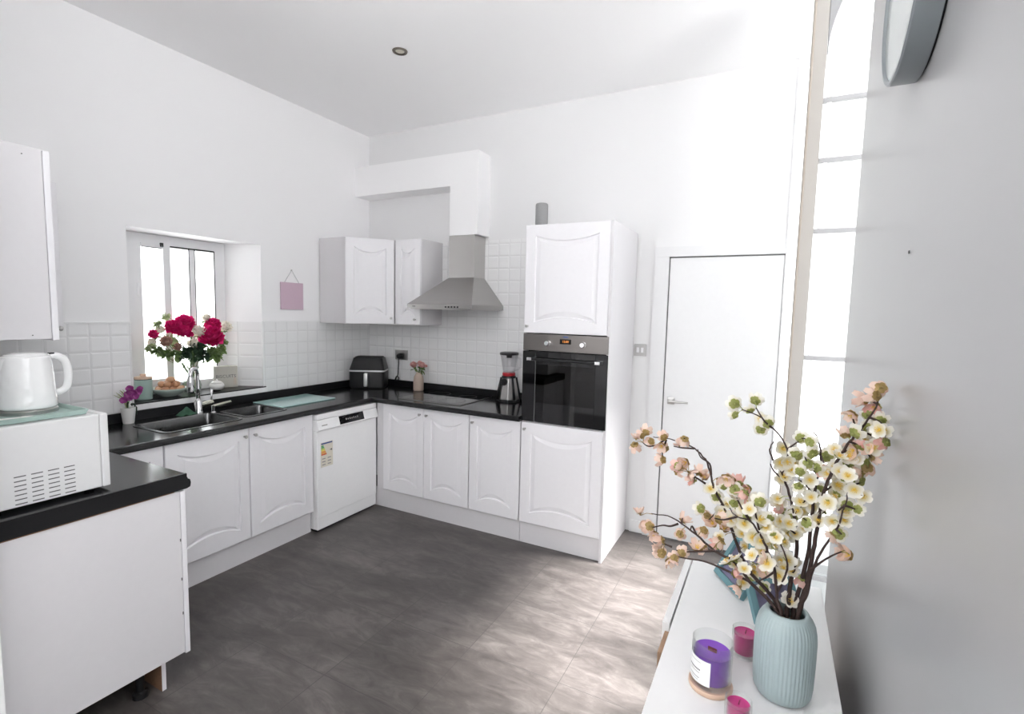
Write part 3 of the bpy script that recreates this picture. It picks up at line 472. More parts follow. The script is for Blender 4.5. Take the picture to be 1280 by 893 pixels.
# unseen wall added outside to hold back sky light from the back wall
struct('wall_sky_blocker', B((4.3, 4.5, -1.5, 1.2, -.03, 3.1)), M['sky_blocker'])
# patio outside, extended unseen all round to bounce sunlight indoors
o = struct('floor_patio', B((W+.001, 16, -16, 12, -.26, -.03), (-16, -.31, -16, 12, -.26, -.03), (-.31, W+.001, -16, REAR-.21, -.26, -.03)), M['patio'])

# window over the sink
win = struct('window_1', B((-.285, -.235, -2.0, -1.83, 1.0, 2.06), (-.285, -.235, -1.345, -1.27, 1.0, 2.06), (-.285, -.235, -1.83, -1.345, 2.0, 2.06), (-.285, -.235, -1.83, -1.345, 1.0, 1.065)), M['frame'])
struct('sash', B((-.262, -.225, -1.70, -1.655, 1.065, 2.0), (-.262, -.23, -1.83, -1.70, 1.975, 2.0), (-.262, -.23, -1.83, -1.70, 1.065, 1.10)), M['frame'], win)
struct('sash', B((-.262, -.24, -1.522, -1.484, 1.065, 2.0), (-.26, -.245, -1.655, -1.345, 1.985, 2.0)), M['frame'], win)
struct('gasket', B((-.2405, -.2385, -1.526, -1.521, 1.08, 1.99), (-.2405, -.2385, -1.486, -1.481, 1.08, 1.99), (-.236, -.2335, -1.35, -1.344, 1.08, 1.996), (-.236, -.234, -1.652, -1.35, 1.99, 1.997), (-.229, -.2265, -1.828, -1.706, 1.972, 1.977)), M['black_matt'], win, label='thin black glazing gasket')
struct('catch', RB(-.235, -.222, -1.715, -1.695, 1.985, 2.012), M['black'], win, label='dark window catch')
struct('glass', B((-.256, -.252, -1.83, -1.345, 1.065, 2.0)), M['clear'], win)
struct('handle', RB(-.235, -.222, -1.86, -1.845, 1.66, 1.74), M['frame'], win)
# sill
sill = struct('trim_2', RB(-.3, .022, -2.04, -1.13, .972, 1.0, w=.003), M['black_edge'])
struct('sill_edge', RB(.0, .0245, -2.05, -1.125, .957, .992, w=.002), M['trim'], sill, label='white sill front edge')

# door in the back wall
d1 = struct('door_1', RB(2.765, 3.46, -.012, .0, .012, 2.003, w=.002), M['door_white'])
struct('door_frame', B((2.66, 2.757, -.024, 0, 0, 2.012), (2.66, 3.464, -.024, 0, 2.0125, 2.08)), M['door_white'], d1)
struct('door_gap_shade', B((2.757, 2.766, -.006, 0, 0, 2.012), (2.757, 3.464, -.006, 0, 2.003, 2.013), (2.757, 3.464, -.006, 0, 0, .014)), M['gap_shade'], d1, label='dark strip standing for the shaded gap round the door')  # solid dark strips paint in the shade of the door gap
bm = RB(2.79, 2.84, -.02, -.012, .985, 1.035, w=.002)
lathe_b = bmesh.new()
tube(bm, [(2.815, -.018, 1.01), (2.815, -.055, 1.01)], .009, 12); tube(bm, [(2.808, -.055, 1.01), (2.86, -.057, 1.01), (2.935, -.055, 1.01)], [.009, .008, .007], 12)
struct('door_handle', bm, M['nickel'], d1, auto=40, label='satin steel lever handle')

# glazed side light right of the door
w3 = struct('window_2', B((3.465, 3.472, -.02, .06, 0, H), (4.10, 4.16, -.02, .06, 0, H+.1), (3.472, 4.10, -.02, .06, 3.125, H+.1), (3.472, 4.10, -.02, .06, 0, .06)), M['frame'])
struct('glass', B((3.472, 4.10, .018, .022, .06, 3.125)), M['clear'], w3)
# arched glazed screen standing between the room and the garden side
bm = B((3.508, 3.556, -1.03, -.97, 0, 3.17), (4.58, 4.64, -1.03, -.97, 0, 3.17), (3.556, 4.58, -1.03, -.97, 0, .10))
w4 = struct('window_3', bm, M['stile'])
struct('stile_bead', RB(3.498, 3.508, -1.036, -.966, 0, 3.17, w=.003), M['bead'], w4)
struct('transom', RB(3.556, 4.58, -1.03, -.97, 2.70, 2.735, w=.002), M['trim'], w4)
bars = [2.545, 2.29, 1.985, 1.42, .85, .4]
for z in bars:
    struct('glazing_bar', RB(3.556, 4.58, -1.012, -.988, z, z+.022, w=.004), M['bar'], w4)
struct('glazing_bar', RB(3.572, 3.59, -1.008, -.992, .1, 2.70, w=.003), M['trim'], w4)
pts = []
cx, R0 = 4.15, .59
arc = [(cx-R0*math.cos(a), 2.735+R0*math.sin(a)) for a in [i*math.radians(47)/14 for i in range(15)]]
poly = arc+[(arc[-1][0], 3.17), (3.556, 3.17)]
bm = bmesh.new(); prism(bm, [(x, z) for x, z in poly], 1, -1.02, -.98)
struct('spandrel', bm, M['spandrel'], w4, label='white panel above the arch')
struct('glass', B((3.557, 4.579, -1.002, -.998, .1, 2.70)), M['clear'], w4)

# ceiling downlight
t = thing('downlight', 'small round recessed downlight in the white ceiling', 'ceiling light', (1.287, -1.104, H))
bm = bmesh.new(); lathe(bm, [(.028, -.004), (.033, -.007), (.044, -.006), (.047, 0), (.047, .0), (.028, 0), (.028, -.004)], 32)
obj('bezel', bm, M['bronze'], t, auto=50)
bm = bmesh.new(); lathe(bm, [(0, -.0035), (.018, -.0035), (.0275, -.002), (.0275, 0), (0, 0)], 24)
obj('lens', bm, M['lamp_glow'], t, auto=50, label='pale lamp lens')

# ================================================================== KITCHEN UNITS
ZD0, ZD1 = .157, .860
def base_cabinet(label, loc, rotz, w, doors, group=None, top=.86):
    t = thing('base_cabinet', label, 'kitchen cabinet', loc, rotz, group)
    obj('carcass', B((.002, .018, -.578, -.012, .152, top), (w-.018, w-.002, -.578, -.012, .152, top), (.018, w-.018, -.578, -.012, .152, .17), (.018, w-.018, -.03, -.012, .17, top), (.018, w-.018, -.578, -.56, top-.02, top)), M['carc'], t)
    for x, dw, side in doors:
        kn = (dw-.03, ZD1-ZD0-.05) if side == 'R' else ((.03, ZD1-ZD0-.05) if side == 'L' else None)
        add_door(t, x, ZD0, dw, ZD1-ZD0, kn, y=-.579)
    return t
base_cabinet('white base cabinet with two arched-panel doors under the left of the hob, beside the corner', (.70, 0, 0), 0, .812, [(.004, .399, 'R'), (.407, .401, 'L')])
base_cabinet('white base cabinet with one arched-panel door between the double cabinet and the oven tower', (1.514, 0, 0), 0, .412, [(.003, .407, 'L')])
base_cabinet('white double-door base cabinet under the sink, left of the dishwasher', (0, -2.172, 0), PI/2, .975, [(.004, .482, 'R'), (.492, .479, 'L')])
base_cabinet('white base cabinet at left end of the sink run, mostly hidden behind the peninsula', (0, -2.62, 0), PI/2, .446, [(.003, .440, None)])
# corner post
tag(obj('corner_post', RB(.632, .697, -.588, -.56, .152, .86, w=.001), M['carc']), 'narrow white filler post in the inner corner beside the dishwasher', 'filler panel')
# plinths
tag(obj('plinth', RB(.58, 1.927, -.575, -.557, 0, .15, w=.001), M['carc']), 'white plinth board under the hob cabinets', 'plinth')
tag(obj('plinth', RB(.548, .566, -2.60, -1.20, 0, .15, w=.001), M['carc']), 'white plinth board under the sink cabinets', 'plinth')

# oven tower
CX0, CX1, CT = 1.930, 2.530, 2.181
t = thing('oven_tower', 'tall white oven housing cabinet with arched doors above and below the oven', 'tall cabinet', (CX0, 0, 0))
tw = CX1-CX0
obj('carcass', B((0, .018, -.58, -.012, .15, CT), (.018, tw-.018, -.58, -.012, CT-.018, CT), (.018, tw-.018, -.578, -.012, .85, .866), (.018, tw-.018, -.578, -.012, 1.472, 1.486), (.018, tw-.018, -.03, -.012, .15, CT-.02), (.018, tw-.018, -.578, -.03, .15, .168)), M['carc'], t)
obj('end_panel', RB(tw-.018, tw, -.599, -.009, 0, CT, w=.001), M['carc'], t, label='plain white end panel')
obj('plinth', RB(0, tw-.019, -.575, -.557, 0, .15, w=.001), M['carc'], t)
add_door(t, .004, ZD0, tw-.024, .704, (.03, .66), y=-.58, mx=.07)
add_door(t, .004, 1.472, tw-.024, CT-1.474, (.028, .045), y=-.58, mx=.07, dip=.035)
# oven
ov = thing('oven', 'built-in single oven with steel control strip and black glass door', 'oven', (CX0, 0, .872))
ow0, ow1 = .004, .594; oh = .594; pz = .482
obj('body', B((.03, .57, -.57, -.06, .004, .012), (.03, .57, -.57, -.06, .555, .59), (.03, .04, -.57, -.06, .012, .555), (.56, .57, -.57, -.06, .012, .555), (.04, .56, -.07, -.06, .012, .555)), M['black_matt'], ov)
cp = obj('control_panel', RB(ow0, ow1, -.602, -.578, pz, oh, w=.002), M['steel_dark'], ov, label='brushed steel control panel')
dr = obj('oven_door', bev(B((ow0, .10, -.604, -.58, 0, pz-.004), (.515, ow1, -.604, -.58, 0, pz-.004), (.10, .515, -.604, -.58, 0, .135), (.10, .515, -.604, -.58, .39, pz-.004)), .0012, 1), M['black_glass'], ov, label='black glass door')
obj('door_window', B((.10, .515, -.6035, -.598, .135, .39)), glass_mat('oven_glass', (.16, .16, .17), 1.3), dr, label='tinted see-through door window')
bm = bmesh.new(); tube(bm, [(.05, -.635, .427), (.545, -.635, .427)], .009, 12)
obj('handle', bm, M['black'], dr, auto=40)
for x in (.052, .52):
    obj('handle_bracket', RB(x, x+.035, -.648, -.603, .416, .438, w=.004), M['chrome'], dr, label='polished handle end')
bm = bmesh.new()
for i in range(15): tube(bm, [(.045, -.54+i*.03, .30), (.555, -.54+i*.03, .30)], .0022, 6)
tube(bm, [(.05, -.555, .30), (.55, -.555, .30)], .0045, 8)
obj('oven_rack', bm, M['chrome'], ov, True)
for x in (.183, .428):
    bm = bmesh.new(); lathe(bm, [(.021, 0), (.021, .006), (.0175, .01), (.0165, .026), (.014, .029), (0, .029)], 24)
    bmesh.ops.rotate(bm, verts=bm.verts, cent=(0, 0, 0), matrix=Matrix.Rotation(PI/2, 3, 'X'))
    bmesh.ops.translate(bm, verts=bm.verts, vec=(x, -.602, .535)); obj('control_knob', bm, M['chrome'], cp, auto=40, label='polished round control knob')
ds = obj('display', RB(.268, .345, -.6035, -.6, .534, .566, w=.001), M['black_glass'], cp, label='black display with amber digits')
lettering('digits', '12:00', .020, M['orange_lit'], cp, (.308, -.6042, .55), (PI/2, 0, 0), .0002)
obj('brand_mark', RB(.29, .325, -.603, -.601, .577, .583, w=.0004), M['label_blue'], cp, label='tiny blue maker mark')

# speaker on the tower
t = thing('speaker', 'small grey cylinder standing on top of the oven tower', 'speaker', (1.975, -.45, CT))
bm = bmesh.new(); lathe(bm, [(0, .004), (.036, .004), (.042, .012), (.043, .15), (.041, .161), (.036, .165), (0, .165)], 40)
obj('body', bm, M['speaker'], t, auto=40)
bm = bmesh.new(); lathe(bm, [(0, 0), (.038, 0), (.0415, .005), (.0425, .0115), (.042, .0125), (0, .0125)], 40); obj('base_ring', bm, M['black_matt'], t, auto=40, label='dark base ring')

# wall cabinets in the corner
WZ0, WZ1 = 1.48, 2.183
t = thing('corner_wall_cabinet', 'white diagonal corner wall cabinet left of the hood', 'wall cabinet', (0, 0, WZ0))
poly = [(.012, -.012), (.012, -.600), (.30, -.600), (.562, -.304), (.562, -.012)]
bm = bmesh.new(); prism(bm, poly, 2, 0, WZ1-WZ0); obj('carcass', bm, M['carc'], t)
ang = math.atan2(.296, .262); dl = math.hypot(.296, .262)
d = add_door(t, .30, .001, dl-.006, WZ1-WZ0-.002, (dl-.035, .05), y=0, mx=.065)
d.rotation_euler = (0, 0, ang); d.location = (.302+.001*math.sin(ang), -.600-.001*math.cos(ang)+.002, .001)
t = thing('wall_cabinet', 'narrow white single-door wall cabinet beside the hood', 'wall cabinet', (.585, 0, WZ0))
obj('carcass', B((0, .262, -.299, -.012, 0, WZ1-WZ0)), M['carc'], t)
add_door(t, .001, .001, .26, WZ1-WZ0-.002, (.215, .045), y=-.30, mx=.058, t=.02)

# cooker hood
t = thing('cooker_hood', 'brushed steel chimney cooker hood above the hob', 'cooker hood', (1.155, -.009, 1.613))
obj('chimney', bev(B((-.125, .118, -.172, -.002, .26, .600)), .0015, 1), M['steel_v'], t)
def pyr(bm, r0, r1, z0, z1):
    A = [bm.verts.new((x, y, z0)) for x, y in ((r0[0], r0[2]), (r0[1], r0[2]), (r0[1], r0[3]), (r0[0], r0[3]))]
    Q = [bm.verts.new((x, y, z1)) for x, y in ((r1[0], r1[2]), (r1[1], r1[2]), (r1[1], r1[3]), (r1[0], r1[3]))]
    for i in range(4): bm.faces.new((A[i], A[(i+1) % 4], Q[(i+1) % 4], Q[i]))
    bm.faces.new(A[::-1]); bm.faces.new(Q); return bm
hw = (-.298, .301, -.49, -.002)
bm = bmesh.new(); pyr(bm, hw, (-.125, .118, -.172, -.002), .038, .262); obj('canopy', bev(bm, .0015, 1), M['steel'], t)
rim = obj('rim', bev(B((hw[0], hw[1], hw[2], hw[3], .006, .0375)), .0015, 1), M['steel'], t)
obj('grease_filter', B((hw[0]+.02, hw[1]-.02, hw[2]+.02, hw[3]-.02, 0, .006)), M['nickel'], t)
for i in range(5):
    obj('button', RB(.07+i*.027-.006, .07+i*.027+.006, hw[2]-.004, hw[2]+.001, .014, .026, w=.001), M['black'], rim, label='small dark control button')
obj('brand_mark', RB(-.245, -.215, hw[2]-.001, hw[2]+.001, .018, .025, w=.0003), M['ink'], rim)

# socket, plug and lead in the corner
t = tag(obj('wall_socket', RB(.33, .475, -.018, -.009, 1.145, 1.235, w=.002), M['nickel']), 'metal double wall socket on tiles beside the pink rose vase', 'socket')
t = thing('power_plug', 'black round plug with hanging lead on tiles behind the air fryer', 'plug', (.40, -.019, 1.18))
bm = bmesh.new(); lathe(bm, [(.026, 0), (.029, .006), (.027, .03), (.02, .04), (0, .042)], 20); bmesh.ops.rotate(bm, verts=bm.verts, cent=(0, 0, 0), matrix=Matrix.Rotation(PI/2, 3, 'X')); obj('plug_body', bm, M['black'], t, auto=40)
bm = bmesh.new(); tube(bm, spline([(0, -.03, -.02), (.0, -.032, -.05), (-.006, -.03, -.11), (-.012, -.03, -.17), (-.03, -.03, -.20), (-.035, -.03, -.225), (-.01, -.035, -.225), (.0, -.03, -.2), (-.03, -.03, -.19), (-.05, -.03, -.235)], 6), .0042, 8)
obj('lead', bm, M['black'], t, True)
# grey switch right of the tower
t = thing('light_switch', 'square metal double switch plate on back wall between oven tower and door', 'switch', (2.582, 0, 1.355))
obj('plate', RB(-.043, .043, -.009, 0, -.043, .043, w=.002), M['nickel'], t)
for x in (-.016, .016): obj('rocker', RB(x-.009, x+.009, -.014, -.0085, -.018, .018, w=.002), M['frame'], t, label='white rocker')

# ------------------------------------------------------------------ worktop (L shaped) with holes for the bowls
TZ0, TZ1 = .862, .90
FX = .625; FY = -.632
H1 = (.175, .505, -2.105, -1.665)      # main bowl hole x0 x1 y0 y1
H2 = (.20, .475, -1.605, -1.315)      # small bowl hole
t = thing('worktop', 'black speckled L-shaped worktop along the window and hob walls', 'worktop', (0, 0, 0))
bm = bmesh.new()
xs = [(.01, FX)]
bx(bm, .010, FX-.012, -2.448, H1[2], TZ0, TZ1)
for h in (H1, H2):
    bx(bm, .010, h[0], h[2], h[3], TZ0, TZ1); bx(bm, h[1], FX-.012, h[2], h[3], TZ0, TZ1)
bx(bm, .010, FX-.012, H1[3], H2[2], TZ0, TZ1)
bx(bm, .010, FX-.012, H2[3], -.010, TZ0, TZ1)
bx(bm, FX-.012, 1.928, FY+.012, -.010, TZ0, TZ1)
def nose(u1): # rounded strip profile from u=0 outwards
    r = (TZ1-TZ0)/2
    return [(0, TZ0), (.004, TZ0)]+[(u1-.008+.008*math.cos(a), TZ0+.008+.008*math.sin(a)) for a in (-PI/2, -PI/4, 0)]+[(u1-.012+.012*math.cos(a), TZ1-.012+.012*math.sin(a)) for a in (0, PI/6, PI/3, PI/2)]+[(0, TZ1)]
prism(bm, [(FX-.012+u, z) for u, z in nose(.012)], 1, -2.448, FY+.012)
A = [(FY+.012-u, z) for u, z in nose(.012)]
prism(bm, A, 0, FX-.012, 1.928)
obj('top', bm, M['black_top'], t)
bm = B((.010, .028, -3.04, -.030, TZ1, .955), (.010, 1.928, -.028, -.010, TZ1, .955))
obj('upstand', bev(bm, .002, 1), M['black_edge'], t, label='black upstand strip along the walls')

# sink
t = thing('sink', 'inset steel double-bowl sink in the worktop below the window', 'sink', (0, 0, TZ1))
def bowl_bm(h, dep, r=.035, lip=.018):
    x0, x1, y0, y1 = h; bm = bmesh.new()
    def rr(ins, rad, z, n=6):
        pts = []; X0, X1, Y0, Y1 = x0+ins, x1-ins, y0+ins, y1-ins
        for cx_, cy_, a0 in ((X1-rad, Y1-rad, 0), (X0+rad, Y1-rad, PI/2), (X0+rad, Y0+rad, PI), (X1-rad, Y0+rad, 3*PI/2)):
            for i in range(n+1): a = a0+PI/2*i/n; pts.append((cx_+rad*math.cos(a), cy_+rad*math.sin(a), z))
        return [bm.verts.new(p) for p in pts]
    rings = [rr(-lip, r+lip, .0006), rr(-lip, r+lip, .003), rr(.002, r, .003), rr(.004, r, -.004), rr(.010, r, -dep+.02), rr(.028, r, -dep), rr(.12, .01, -dep-.004)]
    for A_, Q_ in zip(rings, rings[1:]):
        for i in range(len(A_)): bm.faces.new((A_[i], A_[(i+1) % len(A_)], Q_[(i+1) % len(A_)], Q_[i]))
    bm.faces.new(rings[-1]); return bm
for h, dep, nm in ((H1, .17, 'main'), (H2, .13, 'small')):
    b_ = obj('sink_bowl', bowl_bm(h, dep), M['sink'], t, auto=35)
    bm = bmesh.new(); lathe(bm, [(0, -dep-.001), (.03, -dep-.001), (.034, -dep+.001), (.022, -dep+.0005), (0, -dep+.0015)], 24, ((h[0]+h[1])/2, (h[2]+h[3])/2, 0)); obj('drain', bm, M['chrome'], b_, auto=40)
    bm = bmesh.new()
    for k in (-1, 1): ball(bm, (h[0]+.011, h[2]+(.13 if dep > .15 else .05)+k*.014, -.045), .009, 10, 6, (.3, 1, 1))
    obj('overflow', bm, M['black_matt'], b_, True, label='pair of dark overflow holes')
# tap
t = thing('kitchen_tap', 'chrome swan-neck kitchen tap behind the sink', 'tap', (.115, -1.70, TZ1))
bm = bmesh.new(); lathe(bm, [(0, 0), (.027, 0), (.027, .01), (.023, .016), (.023, .075), (.016, .085), (.014, .085), (0, .085)], 24); obj('base', bm, M['chrome'], t, auto=40)
hx, hy = .072, -.088
pts = [(0, 0, .08), (0, 0, .17), (0, 0, .235)]+[(hx*(1-math.cos(a))/2, hy*(1-math.cos(a))/2, .25+.05*math.sin(a)) for a in [i*PI/10 for i in range(1, 10)]]+[(hx, hy, .242)]
bm = bmesh.new(); tube(bm, pts, .0125, 14); obj('spout', bm, M['chrome'], t, True)
bm = bmesh.new(); tube(bm, [(hx, hy, .252), (hx, hy, .225), (hx+.001, hy, .165), (hx+.001, hy, .15)], [.015, .020, .023, .019], 16); obj('spray_head', bm, M['chrome'], t, auto=40)
bm = bmesh.new(); tube(bm, [(0, .0, .05), (0, .045, .05), (0, .095, .056)], [.019, .019, .017], 16); obj('lever_body', bm, M['olive'], t, auto=40)
bm = bmesh.new(); tube(bm, [(0, .085, .055), (.0, .088, .10), (.004, .089, .145)], [.006, .0055, .0065], 10); obj('lever', bm, M['chrome'], t, True)
# second spout / filter tap post
t = thing('side_tap', 'short chrome post with a horizontal handle beside the tap', 'tap', (.20, -1.655, TZ1+.0005))
bm = bmesh.new(); lathe(bm, [(0, 0), (.017, 0), (.017, .006), (.011, .012), (.011, .05), (0, .052)], 20); obj('post', bm, M['chrome'], t, auto=40)
bm = bmesh.new(); tube(bm, [(0, 0, .045), (0, .05, .051), (0, .12, .058)], [.011, .012, .010], 14); obj('handle', bm, M['olive'], t, auto=40)
# cloth behind the bowl
bm = bmesh.new(); n = 14; grid = {}
for i in range(n+1):
    for j in range(n+1):
        u, v = i/n, j/n
        grid[i, j] = bm.verts.new((.095+.055*v+.006*math.sin(7*u), -1.835+.10*u, TZ1+.004+.045*max(0, math.sin(PI*u))**.7*max(.02, math.sin(PI*v))+.006*math.sin(9*u+5*v)*math.sin(PI*u)))
for i in range(n):
    for j in range(n): bm.faces.new((grid[i, j], grid[i+1, j], grid[i+1, j+1], grid[i, j+1]))
bmesh.ops.solidify(bm, geom=bm.faces[:], thickness=.003)
tag(obj('dish_cloth', bm, M['cloth'], None, True), 'crumpled dark green cloth lying left of the tap', 'cloth')

# hob
t = thing('hob', 'black glass electric hob set flush in the worktop', 'hob', (1.10, -.30, TZ1))
obj('glass_top', RB(-.29, .29, -.235, .235, .0006, .006, w=.0015), M['black_glass'], t)
bm = B((-.293, .293, -.238, -.235, .0004, .005), (-.293, .293, .235, .238, .0004, .005), (-.293, -.29, -.235, .235, .0004, .005), (.29, .293, -.235, .235, .0004, .005)); obj('edge_trim', bm, M['steel'], t, label='thin steel trim')
for x, y, r in ((-.14, .11, .09), (.14, .11, .07), (-.14, -.11, .07), (.14, -.11, .1)):
    bm = bmesh.new(); lathe(bm, [(r, .0061), (r+.003, .0061), (r+.003, .0064), (r, .0064), (r, .0061)], 48, (x, y, 0)); obj('zone_ring', bm, M['ink'], t, label='faint grey cooking zone ring')

# glass board
t = tag(obj('chopping_board', bev(B((-.165, .165, -.235, .235, 0, .008)), .003, 2), M['mint_board']), 'pale mint glass chopping board on the worktop right of the sink', 'chopping board')
t.location = (.255, -1.06, TZ1+.0005); t.rotation_euler = (0, 0, -.02)

# ------------------------------------------------------------------ dishwasher
t = thing('dishwasher', 'white freestanding dishwasher with black display under the worktop near the corner', 'dishwasher', (0, -1.192, 0), PI/2)
w = .60
obj('body', RB(.004, w-.004, -.585, -.02, .015, .855, w=.002), M['appl'], t)
obj('top_strip', RB(.002, w-.002, -.628, -.586, .818, .856, w=.003), M['appl'], t)
bm = bmesh.new(); prism(bm, [(-.586, .815), (-.628, .815), (-.648, .748), (-.642, .738), (-.586, .738)], 0, .001, w-.001); fp = obj('control_fascia', bev(bm, .002, 1), M['appl'], t)
obj('door', RB(.002, w-.002, -.628, -.586, .105, .736, w=.003), M['appl'], t)
obj('kick_panel', RB(.004, w-.004, -.624, -.586, .016, .103, w=.002), M['appl'], t)
obj('foot', B((.01, w-.01, -.61, -.05, 0, .0155)), M['black_matt'], t, label='black strip standing for the shaded gap at the floor')  # black slab paints in the shade under the kick panel
def on_fascia(x0, x1, s0, s1, th, m, nm, par, lab=None):
    # patch on the slanted fascia, s from 0 (top) to 1 (bottom)
    bm = bmesh.new()
    def P(s, o): return (-.628-.020*s-o*.958, .815-.067*s+o*.286)
    prism(bm, [P(s0, -.001), P(s0, th), P(s1, th), P(s1, -.001)], 0, x0, x1); return obj(nm, bm, m, par, label=lab)
on_fascia(.20, .445, .04, .92, .0012, M['black_glass'], 'display', fp, 'black display panel')
for i in range(7):
    on_fascia(.262+i*.019, .270+i*.019, .38+.04*(i % 2), .58, .0018, M['ink_soft'], 'indicator', fp, 'faint grey display symbol')
on_fascia(.035, .085, .55, .66, .0008, M['ink_soft'], 'brand_mark', fp, 'tiny grey maker mark')
# energy label
e = obj('energy_label', B((.033, .143, -.6288, -.6275, .468, .648)), M['label_cream'], t, label='cream energy rating label with coloured arrows')
obj('header', B((.038, .138, -.6294, -.6288, .634, .644)), M['label_blue'], e, label='dark header line')
cols = ['e_green', 'e_green', 'e_lime', 'e_yellow', 'e_orange', 'e_orange', 'e_red']
for i, cc in enumerate(cols):
    z1 = .628-i*.0105; bm = bmesh.new(); L = .018+i*.0045
    prism(bm, [(.038, z1-.009), (.038+L, z1-.009), (.043+L, z1-.0045), (.038+L, z1), (.038, z1)], 1, -.6295, -.6288); obj('rating_arrow', bm, M[cc], e)
bm = bmesh.new(); prism(bm, [(.112, .584), (.136, .577), (.136, .592)], 1, -.6295, -.6288); obj('class_arrow', bm, M['ink'], e, label='black class arrow')
bm = B(*[(.045+.05*(i % 2), .075+.05*(i % 2), -.6293, -.6288, .482+.022*(i//2), .489+.022*(i//2)) for i in range(6)]); obj('small_print', bm, M['ink_soft'], e)

# ------------------------------------------------------------------ peninsula at the left
PX = 1.285
t = thing('base_cabinet', 'white end cabinet of the left peninsula, its plain side facing the camera', 'kitchen cabinet', (0, 0, 0))
obj('end_panel', RB(PX-.018, PX, -3.04, -2.478, .13, .835, w=.001), M['carc'], t, label='plain white side panel')
obj('carcass', B((.64, PX-.019, -3.04, -2.50, .13, .148), (.64, .658, -3.04, -2.48, .148, .835), (.658, PX-.019, -3.04, -3.02, .148, .835)), M['carc'], t)
obj('door', RB(.66, PX+.001, -2.476, -2.456, .122, .832, w=.002), M['cab'], t, label='edge of a white door')
obj('plinth', RB(.64, PX-.022, -2.562, -2.546, 0, .128, w=.0008), M['carc'], t, label='white plinth board')
obj('plinth_edge', B((PX-.0219, PX-.0205, -2.5622, -2.546, 0, .128)), M['carc'], t)
bm = bmesh.new(); prism(bm, [(-2.5635, 0), (-2.5625, 0), (-2.5625, .127), (-2.5635, .127)], 0, .64, PX-.021); obj('plinth_back', bm, M['chip'], t, label='brown raw back of the plinth')
bm = bmesh.new(); lathe(bm, [(0, 0), (.028, 0), (.028, .02), (.016, .028), (.016, .11), (.03, .118), (.03, .13), (0, .13)], 20, (PX-.07, -2.62, 0)); obj('leg', bm, M['black'], t, auto=40, label='black adjustable leg')
for y, z in ((-2.481, .62), (-2.481, .45), (-2.481, .30)): obj('hinge_chip', B((PX-.0005, PX+.0012, y-.002, y+.002, z, z+.012)), M['ink'], t, label='dark chip on the panel edge')
rebase(t, (.96, -2.76, 0))
# peninsula worktop
t = thing('worktop', 'black peninsula worktop carrying the white microwave', 'worktop', (0, 0, 0))
prof = [(-3.05, .842), (-2.452, .842)]+[(-2.452+.028*math.cos(a)-.028+.022, .862+.02*math.sin(a)) for a in (-PI/2, -PI/4, 0, PI/4)]+[(-2.449, .90), (-2.453, .904), (-3.05, .904)]
bm = bmesh.new(); prism(bm, prof, 0, .63, PX-.006); obj('top', bm, M['black_top'], t)
prof2 = [(y, z-.004 if z > .85 else z-.003) for y, z in prof]
bm = bmesh.new(); prism(bm, [(-3.05, .840), (-2.452, .840), (-2.437, .845), (-2.434, .862), (-2.437, .876), (-2.4495, .884), (-2.4495, .9045), (-3.05, .9045)], 0, PX-.006, PX+.006); obj('end_strip', bm, M['black_edge'], t, label='black end strip')
obj('chip_edge', B((PX-.004, PX+.003, -3.05, -2.50, .8355, .8398)), M['chip'], t, label='brown chipboard edge below')
rebase(t, (.96, -2.75, .84))
tag(obj('worktop', B((.030, .628, -3.05, -2.45, .862, .90)), M['black_top']), 'black worktop piece in the left corner behind the microwave', 'worktop')

# microwave
MX0, MX1, MY0, MY1, MZ0, MZ1 = .73, 1.225, -3.05, -2.69, .917, 1.192
t = thing('microwave', 'white microwave oven on the peninsula worktop, vented side facing the camera', 'microwave', (0, 0, 0))
bod = obj('body', RB(MX0, MX1, MY0, MY1-.028, MZ0, MZ1, w=.004), M['oven_white'], t)
obj('door', RB(MX0, MX1+.001, MY1-.027, MY1, MZ0-.002, MZ1+.002, w=.006), M['oven_white'], t)
for k in range(4):
    yc = -2.948+k*.0445
    bm = B(*[(MX1-.001, MX1+.0006, yc-.0155, yc+.0155, .926+i*.0155, .9295+i*.0155) for i in range(7)]); obj('vent', bm, M['ink'], bod, label='dark vent slots')
for y in (-3.0, -2.74):
    bm = bmesh.new(); lathe(bm, [(0, 0), (.014, 0), (.016, .0125), (0, .0125)], 14, (MX1-.05, y, .9045)); obj('foot', bm, M['black'], t, auto=40)
rebase(t, (.98, -2.87, .9045))
# tray
t = thing('tray', 'mint green tray on top of the microwave under the kettle', 'tray', (1.0, -2.872, MZ1+.0025))
bm = B((-.19, .19, -.13, .13, 0, .004)); obj('base', bev(bm, .001, 1), M['mint'], t)
bm = bmesh.new(); pyr(bm, (-.19, .19, -.13, -.126), (-.195, .195, -.136, -.131), .004, .018); pyr(bm, (-.19, .19, .126, .13), (-.195, .195, .131, .136), .004, .018)
pyr(bm, (-.19, -.186, -.126, .126), (-.196, -.191, -.131, .131), .004, .018); pyr(bm, (.186, .19, -.126, .126), (.191, .196, -.131, .131), .004, .018); obj('rim', bm, M['mint'], t)
